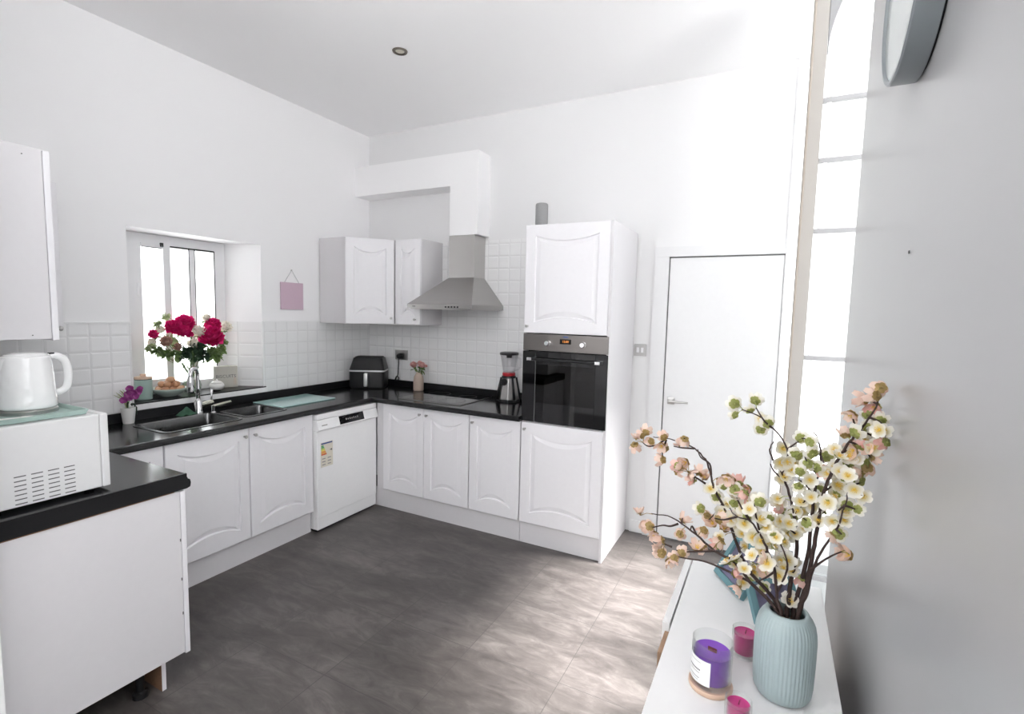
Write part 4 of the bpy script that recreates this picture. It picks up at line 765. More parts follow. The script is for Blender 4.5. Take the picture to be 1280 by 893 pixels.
# kettle
t = thing('kettle', 'white dimpled electric kettle standing on the mint tray', 'kettle', (1.015, -2.845, MZ1+.0068), PI/2)   # local +x points to +y (handle side)
bm = bmesh.new(); lathe(bm, [(0, 0), (.082, 0), (.083, .012), (.078, .018), (0, .018)], 40); obj('power_base', bm, M['steel'], t, auto=40, label='steel power base')
def dim(a, z): return .012*math.sin(7*a+1.5*math.sin(60*z))*math.sin(85*z+2*a)
bm = bmesh.new(); lathe(bm, [(0, .0185), (.080, .0185), (.0835, .024)]+[(.0835-.014*s, .024+.178*s) for s in [i/18 for i in range(1, 19)]]+[(.068, .207), (.06, .209), (0, .209)], 72, ripple=lambda a, z: dim(a, z) if .03 < z < .2 else 0)
body = obj('body', bm, M['kettle'], t, True)
bm = bmesh.new(); lathe(bm, [(0, .2085), (.06, .2085), (.057, .214), (.03, .219), (0, .22)], 40); obj('lid', bm, M['kettle_smooth'], t, True)
bm = bmesh.new(); A = [(-.058, -.033, .203), (-.058, .033, .203), (-.072, 0, .13)]; tip = [(-.098, -.004, .206), (-.098, .004, .206), (-.077, 0, .14)]
va = [bm.verts.new(p) for p in A]; vb = [bm.verts.new(p) for p in tip]
for i, j in ((0, 1), (1, 2), (2, 0)): bm.faces.new((va[i], va[j], vb[j], vb[i]))
bm.faces.new(vb); bm.faces.new(va[::-1]); obj('spout', bm, M['kettle_smooth'], t)
bm = bmesh.new(); tube(bm, spline([(.058, 0, .198), (.085, 0, .203), (.112, 0, .185), (.122, 0, .145), (.121, 0, .105), (.111, 0, .075), (.088, 0, .062), (.078, 0, .06)], 5), [.012]*5+[.0135]*26+[.012]*5, 14); obj('handle', bm, M['kettle_smooth'], t, True)
obj('switch', RB(.066, .082, -.009, .009, .2085, .2155, w=.002), M['black'], t, label='small dark switch')
t = thing('spoon', 'white spoon lying on the mint tray in front of kettle', 'spoon', (1.135, -2.93, MZ1+.0075))
bm = bmesh.new(); tube(bm, [(-.0, -.09, .014), (0, -.03, .005), (.002, .02, .003)], [.004, .0035, .003], 8); obj('handle', bm, M['pot'], t, True)
bm = bmesh.new(); ball(bm, (.003, .038, .004), .014, 14, 8, (.8, 1.3, .22)); obj('bowl', bm, M['pot'], t, True)

# left wall cabinets
t = thing('wall_cabinet', 'large white wall cabinet above the kettle at the left edge', 'wall cabinet', (0, 0, 0))
LX = .95
obj('carcass', RB(.33, LX, -3.05, -2.741, 1.462, 2.172, w=.001), M['carc'], t)
dd = obj('door', RB(.335, LX+.001, -2.739, -2.718, 1.455, 2.17, w=.002), M['cab'], t)
kb = obj('knob', knob_bm(), M['nickel'], dd, auto=40, label='satin metal knob'); kb.rotation_euler = (0, 0, PI); kb.location = (LX-.035, -2.718, 1.50)
for z in (1.475, 2.14): obj('screw', RB(LX-.0005, LX+.0012, -2.80, -2.796, z, z+.004, w=.0005), M['ink'], t, label='tiny dark screw')
rebase(t, (.64, -2.89, 1.455))
t = thing('wall_cabinet', 'white corner wall cabinet behind the large one, narrow sliver beside its door', 'wall cabinet', (0, 0, 0))
obj('carcass', RB(.012, .30, -3.05, -2.458, 1.478, 2.178, w=.001), M['carc'], t)
d_ = obj('door', RB(.301, .32, -2.714, -2.46, 1.480, 2.176, w=.002), M['cab'], t)
rebase(t, (.15, -2.76, 1.478))
# ------------------------------------------------------------------ pink card on the wall
t = thing('hanging_sign', 'small pale pink square sign hanging by a cord on the left wall', 'sign', (.0, -.876, 1.586))
obj('card', RB(.004, .012, -.105, .105, 0, .212, w=.001), M['pink'], t)
bm = bmesh.new(); tube(bm, [(.008, -.07, .208), (.008, .0, .31)], .0022, 6); tube(bm, [(.008, .07, .208), (.008, .0, .31)], .0022, 6); obj('cord', bm, M['string'], t, label='thin grey cord')
bm = bmesh.new(); tube(bm, [(0, 0, .309), (.012, 0, .311)], .004, 8); obj('nail', bm, M['nickel'], t)
bm = B(*[(.0118, .0124, -.07+.004*(i % 3), .07-.006*(i % 2), .05+.022*i, .054+.022*i) for i in range(6)]); obj('faint_lettering', bm, M['pink'], t)

# ------------------------------------------------------------------ on the sill
SZ = 1.0005
# canister
t = thing('canister', 'mint green canister with a wooden lid at left end of the sill', 'canister', (-.10, -1.912, SZ))
bm = bmesh.new(); lathe(bm, [(0, 0), (.044, 0), (.047, .004), (.047, .13), (0, .13)], 36); obj('body', bm, M['mint_board'] if False else M['mint'], t, auto=40)
bm = bmesh.new(); lathe(bm, [(0, .1305), (.048, .1305), (.0485, .134), (.0485, .141), (.046, .144), (0, .144)], 36); ld = obj('lid', bm, M['wood'], t, auto=40, label='pale wooden lid')
bm = bmesh.new(); lathe(bm, [(0, .1442), (.014, .1442), (.018, .156), (.015, .161), (0, .162)], 20); obj('knob', bm, M['wood'], ld, auto=50)
bm = bmesh.new(); lathe(bm, [(.0474, .1260), (.0478, .1260), (.0478, .1302), (.0474, .1302), (.0474, .1260)], 36); obj('seal', bm, M['black'], t, label='dark seal line')
# bowl with eggs
t = thing('bowl', 'shallow pale green bowl heaped with brown eggs on the sill', 'bowl', (-.098, -1.762, SZ))
bm = bmesh.new(); lathe(bm, [(0, 0), (.045, 0), (.048, .004), (.075, .02), (.098, .042), (.103, .054), (.1, .055), (.094, .044), (.07, .024), (.04, .010), (0, .009)], 44); obj('dish', bm, M['bowl'], t, True)
egg_me = None
def egg_mesh():
    bm = bmesh.new(); lathe(bm, [(0, -.027)]+[(.0215*math.sin(a)*(1+.10*math.cos(a)), -.027*math.cos(a)+.002*math.sin(a)) for a in [i*PI/12 for i in range(1, 12)]]+[(0, .027)], 20)
    return bm
eggs = [(.0, -.066, .045), (.035, -.045, .047), (.062, -.008, .046), (.058, .036, .046), (.02, .066, .045), (-.03, .062, .046), (-.06, .02, .046), (-.058, -.03, .046), (-.02, -.015, .044), (.018, .012, .045),
        (.028, -.022, .079), (.044, .020, .078), (.0, .045, .079), (-.03, .008, .080), (-.012, -.038, .080), (.012, .006, .108)]
egg_a = mesh_of(egg_mesh(), 'egg', M['egg'], True); egg_b = mesh_of(egg_mesh(), 'egg', M['egg_pale'], True)
for i, (x, y, z) in enumerate(eggs):
    o = bpy.data.objects.new('egg', egg_a if i % 3 else egg_b); C.objects.link(o)
    o.location = (-.098+x, -1.762+y, SZ+z); o.rotation_euler = (random.uniform(1.1, 2.0), random.uniform(-.4, .4), random.uniform(0, 6.28))
    low = i < 10
    tag(o, 'brown egg in the lower layer of the pale green bowl' if low else ('brown egg on the very top of the egg heap' if i == 15 else 'brown egg in the upper layer heaped in the pale green bowl'), 'egg', None if i == 15 else ('eggs in the lower layer' if low else 'eggs in the upper layer'))
# cream tin with lettering
t = thing('biscuit_box', 'cream box lettered BISCUITS standing at right end of the sill', 'box', (-.168, -1.330, SZ), 0)
t.rotation_euler = (0, 0, math.radians(-24))
obj('box', RB(-.03, .03, -.078, .078, 0, .158, w=.003), M['cream'], t)
lettering('lettering', 'BISCUITS', .033, M['ink'], t, (.0304, 0, .083), (PI/2, 0, PI/2), .0003)
bm = bmesh.new(); 
for s in (-.02, .02): tube(bm, [(.0302, .058, .075), (.031, .058+s*.2, .06), (.0305, .058+s*.3, .02)], .0012, 6)
obj('tassel', bm, M['wood'], t, label='thin tan string')
# round pot
t = thing('sugar_pot', 'small round white lidded pot in front of the cream box', 'pot', (-.050, -1.470, SZ)); t.scale = (.82, .82, .82)
bm = bmesh.new(); lathe(bm, [(0, 0), (.03, 0), (.031, .008), (.027, .011), (0, .011)], 28); obj('foot', bm, M['black'], t, auto=40, label='dark foot ring')
bm = bmesh.new(); lathe(bm, [(0, .0112), (.03, .0112), (.05, .022), (.058, .042), (.055, .058), (.047, .068), (0, .068)], 36); obj('body', bm, M['pot'], t, True)
bm = bmesh.new(); lathe(bm, [(0, .0685), (.048, .0685), (.038, .08), (.016, .088), (0, .089)], 36); l_ = obj('lid', bm, M['pot'], t, True)
bm = bmesh.new(); ball(bm, (0, 0, .094), .008, 14, 8); obj('knob', bm, M['pot'], l_, True)

# ------------------------------------------------------------------ bouquet in the window
BVX, BVY = -.125, -1.600
t = thing('glass_vase', 'clear round-bellied glass vase on the sill holding the magenta bouquet', 'vase', (BVX, BVY, SZ))
prof = [(0, 0), (.04, 0), (.058, .02), (.062, .05), (.05, .085), (.032, .115), (.03, .135), (.04, .158)]
bm = bmesh.new(); lathe(bm, prof+[(.037, .158), (.027, .135), (.029, .115), (.047, .084), (.058, .05), (.054, .022), (.038, .006), (0, .006)], 36); obj('glass', bm, M['clear'], t, True)
bm = bmesh.new(); lathe(bm, [(0, .0065), (.036, .0068), (.053, .023), (.0572, .05), (.0465, .082), (0, .082)], 30); obj('water', bm, glass_mat('water', (.72, .80, .70), .4), t, True)
def ruffle(r, seed, layers=5, per=11, cup=.8):
    rnd = random.Random(seed); bm = bmesh.new()
    for L in range(layers):
        el = math.radians(-25+(115/(layers-.4))*L); nn = max(3, int(per*math.cos(max(0, el))**.7)+2)
        for k in range(nn):
            az = 2*PI*(k+.5*(L % 2))/nn+rnd.uniform(-.2, .2)
            d = Vector((math.cos(az)*math.cos(el), math.sin(az)*math.cos(el), math.sin(el)*.85))
            s = d.cross(Vector((0, 0, 1))); s = s.normalized() if s.length > 1e-4 else Vector((1, 0, 0)); u = s.cross(d).normalized()
            rr = r*rnd.uniform(.88, 1.05); wd = r*rnd.uniform(.30, .42); tw = rnd.uniform(-.6, .6)
            s2 = s*math.cos(tw)+u*math.sin(tw); u2 = u*math.cos(tw)-s*math.sin(tw)
            g = {}
            for i in range(4):
                for j in range(4):
                    a = -1+2*i/3; b_ = j/3
                    p = d*(rr*(.25+.75*b_**.8)-cup*.12*r*a*a)+s2*(a*wd*(.35+.65*math.sin(PI*min(1, .2+.75*b_))))+u2*(.16*r*b_*b_+rnd.uniform(-.04, .04)*r)
                    g[i, j] = bm.verts.new(p)
            for i in range(3):
                for j in range(3): bm.faces.new((g[i, j], g[i+1, j], g[i+1, j+1], g[i, j+1]))
    ball(bm, (0, 0, 0), r*.62, 12, 8)
    return bm
def foliage(r, seed, nleaf=16, lw=.33):
    rnd = random.Random(seed); bm = bmesh.new()
    for k in range(nleaf):
        d = Vector((rnd.gauss(0, 1), rnd.gauss(0, 1), rnd.gauss(.1, .8))).normalized(); L = r*rnd.uniform(.6, 1.15); st = d*rnd.uniform(0, .35)*r
        s = d.cross(Vector((rnd.gauss(0, 1), rnd.gauss(0, 1), 1))).normalized(); nrm = s.cross(d)
        g = []
        for i in range(6):
            b_ = i/5; wd = L*lw*math.sin(PI*(.06+.90*b_))
            c_ = st+d*L*b_-Vector((0, 0, 1))*.25*L*b_*b_
            g.append((bm.verts.new(c_-s*wd+nrm*wd*.3), bm.verts.new(c_), bm.verts.new(c_+s*wd+nrm*wd*.3)))
        for A, Q in zip(g, g[1:]):
            bm.faces.new((A[0], A[1], Q[1], Q[0])); bm.faces.new((A[1], A[2], Q[2], Q[1]))
    return bm
def sprigs(r, seed, n=12):
    bm = foliage(r, seed, int(n*1.6), .4); rnd = random.Random(seed+1)
    for k in range(10):
        d = Vector((rnd.gauss(0, 1), rnd.gauss(0, 1), rnd.gauss(.3, .7))).normalized()*r*rnd.uniform(.6, 1.2)
        tube(bm, [(0, 0, 0), d*.5+Vector((0, 0, .003)), d], .0009, 5); ball(bm, d, r*.12, 6, 4)
    return bm
nm = {'m': ('magenta_flower', 'flower'), 'w': ('white_flower', 'flower'), 'd': ('dusty_flower', 'flower'), 'g': ('greenery_sprig', 'foliage')}
BL = {0: 'small magenta bloom at far left of the window bouquet', 1: 'left magenta bloom of the big cluster in the window bouquet', 2: 'large ruffled magenta bloom at the top centre of the window bouquet', 3: 'tiny magenta bud hanging below the centre cluster of the window bouquet', 4: 'lower middle magenta bloom of the centre cluster in the bouquet', 5: 'big round magenta bloom at right of the window bouquet', 6: 'magenta bloom peeping above the big round right one'}
WL = ['white bloom between the two magenta clusters', 'white bloom low in the middle of the bouquet', 'cream bloom at the far right tip of the bouquet', 'white bloom beside the big right magenta one, low', 'dusty brown-pink bloom left of centre in the bouquet', 'dusty brown-pink bloom below the left magenta cluster', 'white bloom under the small left magenta one', 'white bloom above the left foliage of the bouquet', 'white bloom at the top right of the bouquet']
GL = ['pale green sprig at the top left of the bouquet', 'pale green sprig above the small magenta bloom', 'green sprig at the left rim of the bouquet', 'green sprig low at left of the bouquet', 'green sprig hanging below the dusty blooms', 'green sprig low left of the vase neck', 'dark green leaves above the vase neck, left', 'dark green leaves in the middle under the white blooms', 'dark green leaves above the vase neck, right', 'green leaves below the big right magenta bloom', 'green sprig right below the big magenta bloom', 'green sprig at the right rim of the bouquet', 'pale green leaves behind the dusty blooms', 'dark green leaves at the vase mouth', 'pale green tip furthest left in the bouquet', 'green tip hanging at lower right of the bouquet']
wi = gi = 0
for i, (P, r, k) in enumerate(BOUQUET):
    P = Vector(P)
    if P.x < -.195: P.x = -.195
    if k == 'm': lab = BL[i]
    elif k == 'g': lab = GL[gi]; gi += 1
    else: lab = WL[wi]; wi += 1
    t = thing(nm[k][0], lab, nm[k][1], P)
    mp = {'m': 'magenta_petal', 'w': 'white_petal', 'd': 'dusty_petal'}
    if k == 'g':
        pale = gi in (1, 2, 3, 13, 15); dark = gi in (7, 8, 9, 14)
        obj('leaves', sprigs(r*1.05, 40+i, 16), M['leaf_pale'] if pale else (M['leaf_dark'] if dark else M['leaf']), t, True)
    else:
        hd = obj('bloom', ruffle(r, 20+i, 6 if k == 'm' else 5, 13 if r > .05 else 9), M[mp[k]], t, True)
        o_dir = (P-Vector((BVX, BVY, 1.12))).normalized()
        hd.rotation_euler = (Vector((.75, -.45, .55))+o_dir*.5).to_track_quat('Z', 'Y').to_euler()
        obj('sepals', foliage(r*.7, 70+i, 6), M['leaf'], t, True).location = -o_dir*r*.75
    a = random.uniform(0, 6.28)
    Q0 = Vector((BVX+.018*math.cos(a), BVY+.018*math.sin(a), SZ+.125)); Q1 = Vector((BVX+.03*math.cos(a+3), BVY+.03*math.sin(a+3), SZ+.018))
    mid = (P+Q0)/2+Vector((0, (P.y-BVY)*-.12, -.015))
    bm = bmesh.new(); tube(bm, [p-P for p in spline([P, mid, Q0, Q1], 5)], .0022 if k != 'g' else .0014, 6); obj('stem', bm, M['stem'], t, True)

# orchid in white pot
OX, OY = .085, -2.090
t = thing('flower_pot', 'small tapered white pot with a purple orchid left of the sink', 'plant pot', (OX, OY, TZ1+.0004))
bm = bmesh.new(); lathe(bm, [(0, 0), (.026, 0), (.028, .004), (.037, .088), (.037, .095), (.033, .095), (.031, .084), (0, .084)], 32); obj('pot', bm, M['pot'], t, auto=40)
bm = bmesh.new(); lathe(bm, [(0, .0845), (.031, .0845), (.02, .089), (0, .09)], 20); obj('moss', bm, M['leaf_dark'], t, True)
pl = thing('orchid', 'purple artificial orchid with pale grass blades in the white pot', 'plant', (OX, OY, TZ1+.092))
for k, (dx, dy, dz) in enumerate([(.0, .012, .115), (.015, -.012, .088), (.02, .022, .095), (.01, .05, .09), (.02, .03, .065), (.0, .06, .105), (.015, -.03, .055), (.012, .0, .06)]):
    bm = bmesh.new(); rnd = random.Random(k)
    for q in range(5):
        a = 2*PI*q/5+.3; d = Vector((.25, math.cos(a), math.sin(a))).normalized(); s = d.cross(Vector((1, 0, 0))).normalized(); g = []
        for i in range(5):
            b_ = i/4; w_ = .013*math.sin(PI*(.12+.76*b_)); c_ = d*.021*b_+Vector((.006*b_*b_, 0, 0)); g.append((bm.verts.new(c_-s*w_), bm.verts.new(c_+Vector((-.002, 0, 0))), bm.verts.new(c_+s*w_)))
        for A, Q in zip(g, g[1:]):
            bm.faces.new((A[0], A[1], Q[1], Q[0])); bm.faces.new((A[1], A[2], Q[2], Q[1]))
    o = obj('flower', bm, M['orchid'], pl, True); o.location = (dx, dy, dz); o.rotation_euler = (rnd.uniform(-.4, .4), rnd.uniform(-.5, .3), rnd.uniform(-.9, .3))
bm = bmesh.new()
for e in ((.0, .012, .112), (.01, .045, .09), (.012, -.02, .07)): tube(bm, spline([(0, 0, 0), (e[0]*.4, e[1]*.2, e[2]*.55), e], 4), .002, 6)
obj('stem', bm, M['stem'], pl, True)
bm = bmesh.new()
for k in range(9):
    rnd = random.Random(k+50); e = Vector((rnd.uniform(-.02, .02), -.03-rnd.uniform(0, .035), .075+rnd.uniform(0, .055))); tube(bm, spline([(0, -.008, 0), e*.5+Vector((0, .008, .01)), e], 4), [.0024]*7+[.0014, .0006], 5)
obj('grass_blades', bm, M['grass'], pl, True, label='pale straw-green blades')
bm = bmesh.new()
for yy, zz, L in ((.038, .01, .055), (.030, .02, .03), (-.01, .03, .03)):
    g = []
    for i in range(6):
        b_ = i/5; w_ = .012*math.sin(PI*(.1+.85*b_)); c_ = Vector((.012, yy*(.3+.7*min(1, b_*1.6)), zz+.012*math.sin(PI*b_)-L*b_*b_)); g.append((bm.verts.new(c_+Vector((-w_, 0, 0))), bm.verts.new(c_+Vector((0, .003, 0))), bm.verts.new(c_+Vector((w_, 0, 0)))))
    for A, Q in zip(g, g[1:]):
        bm.faces.new((A[0], A[1], Q[1], Q[0])); bm.faces.new((A[1], A[2], Q[2], Q[1]))
obj('leaves', bm, M['leaf_dark'], pl, True, label='dark drooping leaves')

# ------------------------------------------------------------------ air fryer in the corner
t = thing('air_fryer', 'black air fryer with silver band and handle in the worktop corner', 'air fryer', (.255, -.31, TZ1+.0004), math.radians(30))
def frustum(w0, w1, d0a, d0b, d1a, d1b, z0, z1, r=.03):
    bm = bmesh.new()
    def ring(w, a, b_, z):
        pts = []
        for cx_, cy_, a0 in ((w-r, b_-r, 0), (-w+r, b_-r, PI/2), (-w+r, a+r, PI), (w-r, a+r, 3*PI/2)):
            for i in range(6): q = a0+PI/2*i/5; pts.append(bm.verts.new((cx_+r*math.cos(q), cy_+r*math.sin(q), z)))
        return pts
    A = ring(w0, d0a, d0b, z0); Q = ring(w1, d1a, d1b, z1); n_ = len(A)
    for i in range(n_): bm.faces.new((A[i], A[(i+1) % n_], Q[(i+1) % n_], Q[i]))
    bm.faces.new(A[::-1]); bm.faces.new(Q); return bm
obj('base', frustum(.145, .15, .005, .20, .0, .205, 0, .012), M['black_matt'], t, auto=35)
dw_ = obj('drawer', frustum(.155, .156, -.005, .205, -.007, .205, .0125, .150), M['black'], t, auto=35)
obj('band', frustum(.158, .158, -.010, .206, -.010, .206, .1505, .163), M['silver'], t, auto=35, label='silver band')
obj('upper_body', frustum(.155, .128, -.006, .205, .035, .195, .1635, .268, .025), M['black'], t, auto=35)
obj('top_cap', frustum(.122, .115, .042, .19, .05, .182, .2685, .277, .025), M['black_matt'], t, auto=35)
obj('handle', RB(-.016, .016, -.045, -.006, .022, .140, w=.006), M['silver'], dw_, auto=40, label='silver upright handle')

# ------------------------------------------------------------------ beige vase with roses
VX, VY = .685, -.125
t = thing('bud_vase', 'beige ribbed bottle vase by the hob holding pink roses', 'vase', (VX, VY, TZ1+.0004))
bm = bmesh.new(); lathe(bm, [(0, 0), (.041, 0), (.044, .005), (.044, .09), (.040, .12), (.028, .142), (.022, .15), (.022, .16), (.018, .16), (.018, .145), (.03, .12), (0, .115)], 60, ripple=lambda a, z: .018*math.cos(30*a) if .004 < z < .13 else 0); obj('body', bm, M['beige'], t, True)
for (dx, dy, dz, r, lab) in ((-.046, -.012, .222, .038, 'left pink rose in the beige ribbed vase'), (.042, -.01, .226, .035, 'right pink rose in the beige ribbed vase'), (.0, .015, .238, .028, 'middle pink rose at back of the beige ribbed vase'), (.066, .012, .218, .019, 'small pink bud at the right of the beige ribbed vase')):
    P = Vector((VX+dx, VY+dy, TZ1+dz)); q = thing('rose', lab, 'flower', P)
    obj('bloom', ruffle(r, int(r*9000), 5, 9), M['peach_rose'], q, True)
    obj('leaves', foliage(r*1.1, int(r*7000), 7), M['leaf'], q, True).location = (-dx*.25, 0, -r*1.1)
    bm = bmesh.new(); tube(bm, spline([(0, 0, 0), Vector((-dx*.6, -dy*.6, -(dz-.16)*.7)), Vector((-dx*.92, -dy*.92, .158-dz)), Vector((-dx*.95, -dy*.95, .122-dz))], 4), .0022, 6); obj('stem', bm, M['stem'], q, True)

# ------------------------------------------------------------------ blender
t = thing('blender', 'steel jug blender with glass jug beside the oven tower', 'blender', (1.585, -.135, TZ1+.0004))
def octa(bm, r0, r1, z0, z1, n=8, sy=.9):
    A = [bm.verts.new((r0*math.cos(2*PI*(i+.5)/n), sy*r0*math.sin(2*PI*(i+.5)/n), z0)) for i in range(n)]; Q = [bm.verts.new((r1*math.cos(2*PI*(i+.5)/n), sy*r1*math.sin(2*PI*(i+.5)/n), z1)) for i in range(n)]
    for i in range(n): bm.faces.new((A[i], A[(i+1) % n], Q[(i+1) % n], Q[i]))
    bm.faces.new(A[::-1]); bm.faces.new(Q); return bm
bm = bmesh.new(); octa(bm, .098, .095, 0, .018); obj('foot', bev(bm, .003), M['black'], t)
bm = bmesh.new(); octa(bm, .088, .056, .0185, .185); mt = obj('motor_base', bev(bm, .002), M['steel_v'], t)
for a in (35, 145, 215, 325):
    bm = bmesh.new(); ca, sa = math.cos(math.radians(a)), math.sin(math.radians(a))*.9; tube(bm, [(.094*ca, .094*sa, .016), (.062*ca, .062*sa, .19)], [.012, .008], 8); obj('side_rib', bm, M['black'], mt, True, label='black corner rib')
bm = bmesh.new(); lathe(bm, [(.028, 0), (.028, .008), (.023, .02), (0, .022)], 24); bmesh.ops.rotate(bm, verts=bm.verts, cent=(0, 0, 0), matrix=Matrix.Rotation(PI/2-.18, 3, 'X')); bmesh.ops.translate(bm, verts=bm.verts, vec=(-.012, -.056, .155)); obj('dial', bm, M['black'], mt, auto=40, label='black control dial')
bm = bmesh.new(); lathe(bm, [(0, .186), (.058, .186), (.056, .2), (.05, .204), (0, .204)], 28); obj('collar', bm, M['black'], t, auto=40)
bm = bmesh.new(); lathe(bm, [(0, .2045), (.05, .2045), (.052, .212), (.050, .228), (0, .228)], 28); obj('blade_ring', bm, M['red'], t, auto=40, label='red base ring of the jug')
bm = bmesh.new(); lathe(bm, [(0, .2285), (.046, .2285), (.05, .25), (.068, .355), (.071, .368), (.0675, .368), (.0645, .354), (.0465, .25), (.043, .233), (0, .233)], 36)
jg = obj('jug', bm, M['jar'], t, True)
bm = bmesh.new(); tube(bm, spline([(.055, 0, .35), (.095, 0, .345), (.102, 0, .31), (.095, 0, .27), (.052, 0, .25)], 5), .008, 10); obj('handle', bm, M['jar'], jg, True)
bm = bmesh.new(); lathe(bm, [(0, .3685), (.074, .3685), (.076, .376), (.074, .387), (.06, .391), (0, .391)], 32); l_ = obj('lid', bm, M['black'], t, auto=40)
bm = bmesh.new(); lathe(bm, [(0, .345), (.022, .345), (.024, .368), (0, .368)], 20); obj('filler_cap', bm, M['black'], l_, auto=40)
t = thing('power_plug', 'black plug in the tiles between the blender and the oven tower', 'plug', (1.745, -.009, 1.165))
obj('plug_body', RB(-.028, .028, -.04, 0, -.035, .03, w=.005), M['black'], t)
bm = bmesh.new(); tube(bm, spline([(-.005, -.03, -.033), (-.008, -.035, -.08), (-.03, -.04, -.16), (-.05, -.05, -.235), (-.06, -.06, -.2605)], 6), .0035, 8); obj('lead', bm, M['black'], t, True)

# ------------------------------------------------------------------ wall clock
CYc, CZc, CR = -2.408, 2.252, .180
t = thing('wall_clock', 'round pale-faced clock with grey case high on right wall', 'clock', (W, CYc, CZc))
def roty(bm):
    bmesh.ops.rotate(bm, verts=bm.verts, cent=(0, 0, 0), matrix=Matrix.Rotation(-PI/2, 3, 'Y')); return bm   # +z -> -x
bm = bmesh.new(); lathe(bm, [(0, .0), (CR-.006, .0), (CR-.004, .004), (0, .004)], 72); obj('back_plate', roty(bm), M['black'], t, auto=40, label='black back edge')
bm = bmesh.new(); lathe(bm, [(0, .0042), (CR, .0042), (CR, .045), (CR-.003, .048), (CR-.008, .048), (CR-.010, .044), (CR-.010, .04), (0, .04)], 96); obj('case', roty(bm), M['clock_case'], t, auto=35)
bm = bmesh.new(); lathe(bm, [(0, .0402), (CR-.0105, .0402), (CR-.0105, .0425), (0, .0425)], 72); fc = obj('face', roty(bm), M['clock_face'], t, auto=40)
for a, L, w_ in ((330, .085, .004), (20, .125, .003)):
    bm = B((-.002, .0, -w_, w_, -.015, L)); bmesh.ops.rotate(bm, verts=bm.verts, cent=(0, 0, 0), matrix=Matrix.Rotation(math.radians(a), 3, 'X')); bmesh.ops.translate(bm, verts=bm.verts, vec=(-.0435, 0, 0)); obj('hand', bm, M['black'], fc)

# ------------------------------------------------------------------ sideboard
SH = .80; SX0, SX1, SY0, SY1 = 3.237, 3.602, -3.12, -1.93
t = thing('sideboard', 'low white sideboard along the right wall carrying the blossom vase', 'sideboard', (3.42, -2.525, 0))
def sb(x0, x1, y0, y1, z0, z1): return (x0-3.42, x1-3.42, y0+2.525, y1+2.525, z0, z1)
obj('top', RB(*sb(SX0, SX1, SY0, SY1, SH-.022, SH), w=.0015), M['oven_white'], t)
obj('carcass', B(sb(SX0+.01, SX1, SY0+.005, SY0+.02, .06, SH-.023), sb(SX0+.01, SX1, SY1-.02, SY1-.005, .06, SH-.023), sb(SX0+.01, SX1, SY0+.02, SY1-.02, .06, .08), sb(SX1-.012, SX1, SY0+.02, SY1-.02, .08, SH-.023)), M['carc'], t)
obj('divider', B(sb(SX0-.016, SX1-.02, -2.43, -2.335, .08, SH-.024)), M['brown_board'], t, label='brown bare board edge')
obj('door', RB(*sb(SX0-.025, SX0-.006, -2.325, SY1+.0, .07, SH-.006), w=.0015), M['oven_white'], t)
obj('door', RB(*sb(SX0+.003, SX0+.009, SY0+.006, -2.435, .08, SH-.03), w=.001), M['oven_white'], t)
obj('shelf', B(sb(SX0+.02, SX1-.02, SY0+.03, -2.446, .40, .418), sb(SX0+.02, SX1-.02, -2.33, SY1-.03, .40, .418)), M['carc'], t)
for x in (SX0+.04, SX1-.04):
    for y in (SY0+.05, SY1-.05): obj('leg', RB(*sb(x-.02, x+.02, y-.02, y+.02, 0, .06), w=.002), M['carc'], t)
SZ2 = SH+.0004
# ribbed vase
RVX, RVY = 3.490, -2.468
t = thing('ribbed_vase', 'tall grey-blue ribbed vase on the sideboard holding blossom branches', 'vase', (RVX, RVY, SZ2))
rib = lambda a, z: .022*abs(math.sin(24*a)) if .012 < z < .166 else (.012*abs(math.sin(24*a)) if .166 <= z < .178 else 0)
prof = [(0, 0), (.042, 0), (.05, .004), (.055, .015), (.057, .035), (.058, .08), (.058, .13), (.0565, .150), (.0535, .164), (.0485, .175), (.044, .182), (.041, .187), (.036, .188), (.0335, .184), (.035, .176), (.047, .165), (.051, .150), (.052, .05), (.04, .01), (0, .008)]
bm = bmesh.new(); lathe(bm, prof, 192, ripple=rib); obj('body', bm, M['vase'], t, True)

